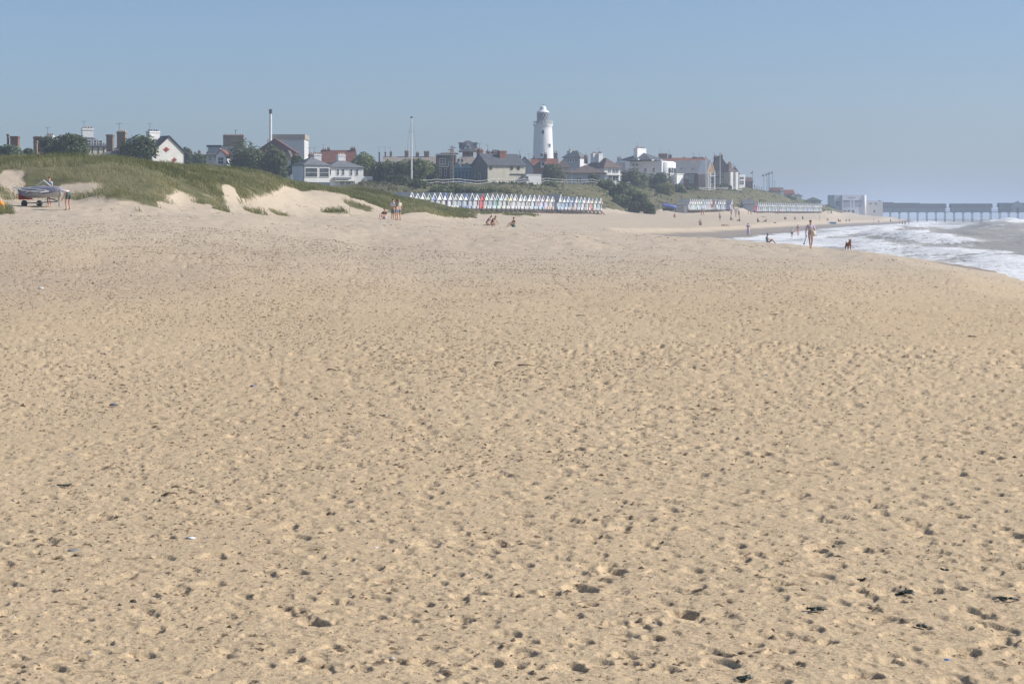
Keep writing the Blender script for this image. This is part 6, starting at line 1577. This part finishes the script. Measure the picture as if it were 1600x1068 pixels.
# ------------------------------------------------------------------ sailing dinghy on its trolley, on the dune sand
def dinghy():
    d = 111.0; x, z = gz(66, d); z += .02
    r = empty('sailing_dinghy', (x, d, z), math.radians(-28)); tag(r, 'grey covered racing dinghy with white wing frames parked on the dune sand', 'dinghy')
    HULL = plain((.50, .50, .50), .45, .1); COVER = plain((.25, .24, .30), .75, .2, 2.5); PIPE = plain((.72, .72, .70), .4, .06)
    L0, L1 = -1.15, 1.35
    def sect(f):
        w = .62 * (1 - max(0, f - .45) ** 2 * 2.6) * (1 if f < .95 else .8); keel = .50 + .20 * max(0, f - .5) ; gun = .98 + .10 * f - .05 * math.sin(f * 3); return max(w, .04), keel, gun
    V, Fc = [], []; n = 11
    for i in range(n):
        f = i / (n - 1); w, k, g_ = sect(f); xx = L0 + (L1 - L0) * f
        V += [(xx, -w, g_), (xx, -w * .85, k + .20), (xx, -w * .4, k + .04), (xx, 0, k), (xx, w * .4, k + .04), (xx, w * .85, k + .20), (xx, w, g_)]
    for i in range(n - 1):
        for q in range(6): a = i * 7 + q; Fc.append((a, a + 1, a + 8, a + 7))
    Fc += [(6, 5, 4, 3, 2, 1, 0), tuple(range(70, 77))]
    link('hull', raw_mesh('hull', V, Fc, True), HULL, r)
    V, Fc = [], []
    for i in range(n):
        f = i / (n - 1); w, k, g_ = sect(f); xx = L0 - .02 + (L1 - L0 + .04) * f; w += .025
        dome = .20 * math.sin(math.pi * (f * .8 + .15)) + .03 * math.sin(f * 17)
        V += [(xx, -w, g_ - .26 - .06 * math.sin(f * 11)), (xx, -w - .01, g_ + .01), (xx, -w * .5, g_ + dome * .8), (xx, 0, g_ + dome), (xx, w * .5, g_ + dome * .8), (xx, w + .01, g_ + .01), (xx, w, g_ - .26)]
    for i in range(n - 1):
        for q in range(6): a = i * 7 + q; Fc.append((a, a + 1, a + 8, a + 7))
    Fc += [(0, 1, 2, 3, 4, 5, 6), tuple(range(76, 69, -1))]
    cv = link('cover', raw_mesh('cover', V, Fc, True), COVER, r)
    link('transom_trim', raw_mesh('transom_trim', *box_vf((L0 - .10, L0 - .045, -.55, .55, .42, 1.0))), CM['red'], r)
    def tube(pts, rad=.028): return merge_vf(*[bar_vf(pts[i], pts[i + 1], rad) for i in range(len(pts) - 1)])
    link('wing_frame', raw_mesh('wing_frame', *tube([(-1.45, -.75, 1.10), (-.55, -.95, .92), (.75, -1.0, .80), (1.05, -.70, .86), (.1, -.62, 1.0), (-1.45, -.75, 1.10)])), PIPE, r)
    link('wing_frame', raw_mesh('wing_frame', *tube([(-1.2, .5, 1.02), (-.55, .72, 1.50), (.25, .62, 1.05)])), PIPE, r)
    link('launch_strut', raw_mesh('launch_strut', *tube([(-1.3, -.3, .62), (-.2, -.85, .88), (.9, -.75, .92)], .022)), PIPE, r)
    tr = link('trolley', raw_mesh('trolley', *tube([(-.75, -.55, .22), (-.75, .55, .22), (-.72, 0, .22), (1.25, 0, .30), (.4, 0, .50), (.4, 0, .26)], .03)), LEAD, r)
    for s in (-1, 1):
        c = (-.75, s * .62)
        V = [(c[0] + q * math.cos(a), c[1] + yy, .19 + q * math.sin(a)) for yy, q in ((-.07, .12), (-.05, .19), (.05, .19), (.07, .12)) for a in [6.2832 * i / 14 for i in range(14)]]
        Fc = [(k * 14 + i, k * 14 + (i + 1) % 14, (k + 1) * 14 + (i + 1) % 14, (k + 1) * 14 + i) for k in range(3) for i in range(14)] + [tuple(range(14))[::-1], tuple(range(42, 56))]
        wv = link('wheel', raw_mesh('wheel', V, Fc), DARK, r)
    link('prop_leg', raw_mesh('prop_leg', *tube([(1.2, 0, .62), (1.25, -.05, 0.0)], .03)), LEAD, r)
dinghy()
d = 104.0; x, z = gz(1.0, d)
r = empty('storm_bag', (x, d, z)); tag(r, 'bright orange upright sail bag at the left edge of the sand', 'bag')
link('sack', raw_mesh('sack', *lathe_vf([(.10, 0), (.20, .06), (.22, .30), (.18, .50), (.08, .58), (.05, .64)], 12), True), CM['orange'], r); link('drawstring', raw_mesh('drawstring', *lathe_vf([(.075, .585), (.085, .60), (.075, .615)], 10)), CM['white'], r)
x, z = gz(12.5, 106)
r = empty('kit_heap', (x, 106, z)); tag(r, 'low dark heap of folded kit on the sand beside the orange bag', 'kit bag')
link('bag', raw_mesh('bag', *lathe_vf([(.02, -.02), (.26, .0), (.24, .10), (.14, .18), (.02, .2)], 11), True), CM['navy'], r); link('roll', raw_mesh('roll', *lathe_vf([(.02, -.02), (.12, .02), (.11, .10), (.02, .13)], 9, -.30, .05), True), CM['purple'], r)

# ------------------------------------------------------------------ strandline bits on the near sand
WEED = plain((.042, .052, .042), .35, .3, 25.0, spec=.5); WEEDB = plain((.15, .10, .06), .7, .3, 25.0)
def seaweed(px, py, wpx, label, seed, mat=WEED, tall=1.0):
    g = random.Random(seed)
    d = F * CH / (py - HY); x = px_x(px, d); s_ = F / d; w = wpx / s_
    z = near_z(x, d) if d < 90 else gz(px, d)[1]
    r = empty('seaweed', (x, d, z)); tag(r, label, 'seaweed', 'seaweed clumps on the sand')
    for k in range(9):
        a = g.uniform(-1.2, 1.2); L = w * g.uniform(.35, .8); x0 = g.uniform(-w * .4, w * .25); y0 = g.uniform(-w * .25, w * .25)
        V, Fc = [], []; n = 6; hw = max(w * .022, .004)
        for i in range(n):
            f = i / (n - 1); cx = x0 + math.cos(a) * L * (f - .3) + .16 * w * math.sin(f * 7 + seed + k * 2.3); cy = y0 + math.sin(a) * L * (f - .3) * 1.2
            zz_ = near_z(x + cx, d + cy) - z if d < 90 else 0.0
            zz_ += tall * (.012 + .03 * w * abs(math.sin(f * 5 + k)) * 2)
            q = hw * (1 - .6 * abs(f - .5)) * g.uniform(.7, 1.5)
            V += [(cx, cy - q, zz_ - .004), (cx, cy + q, zz_ - .004), (cx, cy, zz_ + q * .9)]
        for i in range(n - 1):
            for j in range(3): p, q2 = i * 3 + j, i * 3 + (j + 1) % 3; Fc.append((p, q2, q2 + 3, p + 3))
        Fc += [(0, 2, 1), (n * 3 - 3, n * 3 - 2, n * 3 - 1)]
        link('frond', raw_mesh('frond', V, Fc, True), mat, r)
for i, (px, py, w, lab) in enumerate(((1272, 955, 25, 'glossy black seaweed strand right of centre low on the sand'), (1408, 928, 29, 'long thin dark seaweed strand beyond the glossy one'), (1166, 1063, 24, 'dark seaweed tuft cut by the bottom edge of the photo'), (1440, 977, 16, 'small curled seaweed squiggle between two long strands'),
  (1572, 937, 25, 'straggling seaweed strand near the right edge'), (1518, 523, 14, 'small black weed clump near the right edge, far up the sand'), (905, 494, 12, 'tiny dark weed speck on the middle sand'), (1181, 516, 9, 'dark weed fleck in the upper right sand'), (1211, 492, 9, 'dark weed fleck nearer the surf in the upper right'),
  (1476, 889, 12, 'small blue black weed knot above the long strands'), (1346, 904, 14, 'little weed shred left of the blue black knot'), (780, 567, 14, 'brown weed smear in the centre of the sand'), (820, 570, 20, 'wide brown weed smear just right of the central one'), (518, 577, 14, 'brown weed line left of centre'), (100, 760, 20, 'dark weed scraps at the left'), (262, 774, 18, 'brown weed scraps right of those at the left'), (1300, 390, 8, 'weed clump on the sand near the dog'), (73, 362, 22, 'brown weed drift high on the beach at the left'), (262, 385, 8, 'lone dark weed clod on the upper beach'))):
    seaweed(px, py, w, lab, 400 + i, WEEDB if 'brown' in lab or py < 400 else WEED)
def stone(px, py, wpx, col, label, flat=.5, name='stone', cat='stone'):
    d = F * CH / (py - HY); x = px_x(px, d); w = wpx * d / F / 2; z = near_z(x, d)
    g = np.random.default_rng(int(px * 13 + py)); V = []
    n, m = 9, 6
    for j in range(m):
        ph = math.pi * (j + .5) / m
        for i in range(n):
            a = 6.2832 * i / n; q = 1 + .18 * g.normal(); V.append((w * math.sin(ph) * math.cos(a) * q, w * .8 * math.sin(ph) * math.sin(a) * q, w * flat * math.cos(ph) + w * flat * .35))
    Fc = [(j * n + i, j * n + (i + 1) % n, (j + 1) * n + (i + 1) % n, (j + 1) * n + i) for j in range(m - 1) for i in range(n)] + [tuple(range(n)), tuple(range((m - 1) * n, m * n))[::-1]]
    o = link(name, raw_mesh(name, V, Fc, True), plain(col, .6, .2, 20.0)); o.location = (x, d, z); tag(o, label, cat)
stone(177, 632, 12, (.16, .18, .21), 'dark blue grey stone lying alone on the left sand')
stone(298, 844, 15, (.72, .74, .74), 'bright white shell fragment on the lower left sand', .3, 'shell', 'shell')
stone(587, 855, 9, (.62, .66, .66), 'small pale shell left of centre on the lower sand', .35, 'shell', 'shell')
stone(115, 862, 17, (.20, .24, .25), 'flat blue green bit of driftwood on the lower left sand', .18, 'driftwood', 'driftwood')
stone(208, 940, 11, (.06, .055, .05), 'black pebble on the lower left sand', .7, 'pebble', 'pebble')
stone(1480, 1030, 9, (.10, .22, .55), 'bright blue plastic scrap near the lower right corner', .35, 'plastic_scrap', 'litter')
stone(480, 975, 11, (.30, .26, .36), 'mauve mussel shell below the left of centre', .25, 'shell', 'shell')
stone(369, 843, 8, (.30, .26, .40), 'violet shell chip right of the bright white shell', .35, 'shell', 'shell')
stone(64, 468, 9, (.66, .65, .62), 'white stone in the grey shingle strip', .5)
stone(395, 603, 8, (.26, .27, .36), 'bluish pebble in the left middle sand', .6, 'pebble', 'pebble')

# a gull over the hotel
d = 500.0
g_ = link('gull', raw_mesh('gull', [(-.62, .1, .10), (-.3, .0, .16), (0, -.1, .0), (.3, .0, .16), (.62, .1, .10), (0, .28, 0), (-.28, .16, .13), (.28, .16, .13), (0, .1, -.09), (0, -.2, 0)], [(0, 1, 6), (1, 2, 5, 6), (2, 3, 7, 5), (3, 4, 7), (9, 2, 8), (2, 5, 8), (9, 8, 2)]), CM['grey'])
g_.location = (px_x(1001, d), d, py_z(214, d)); tag(g_, 'grey gull flying above the white hotel', 'gull')
# ------------------------------------------------------------------ sea haze
def build_haze():
    me = bpy.data.meshes.new('haze')
    bm = bmesh.new()
    bmesh.ops.create_cube(bm, size=1.0)
    x0, x1, y0, y1, z0, z1 = -27500, 27500, -90, 31000, -8, 62
    for v in bm.verts: v.co = (x0 if v.co.x < 0 else x1, y0 if v.co.y < 0 else y1, z0 if v.co.z < 0 else z1)
    bm.to_mesh(me); bm.free()
    m = bpy.data.materials.new('haze'); m.use_nodes = True
    n = m.node_tree.nodes; n.clear()
    out = n.new('ShaderNodeOutputMaterial'); v = n.new('ShaderNodeVolumePrincipled')
    v.inputs['Color'].default_value = (0.60, 0.71, 0.87, 1)
    v.inputs['Density'].default_value = 0.00038
    v.inputs['Anisotropy'].default_value = 0.0
    m.node_tree.links.new(v.outputs[0], out.inputs['Volume'])
    o = link('haze', me, m)
    tag(o, 'thin pale sea haze over the beach and town', 'haze', kind='stuff')
build_haze()
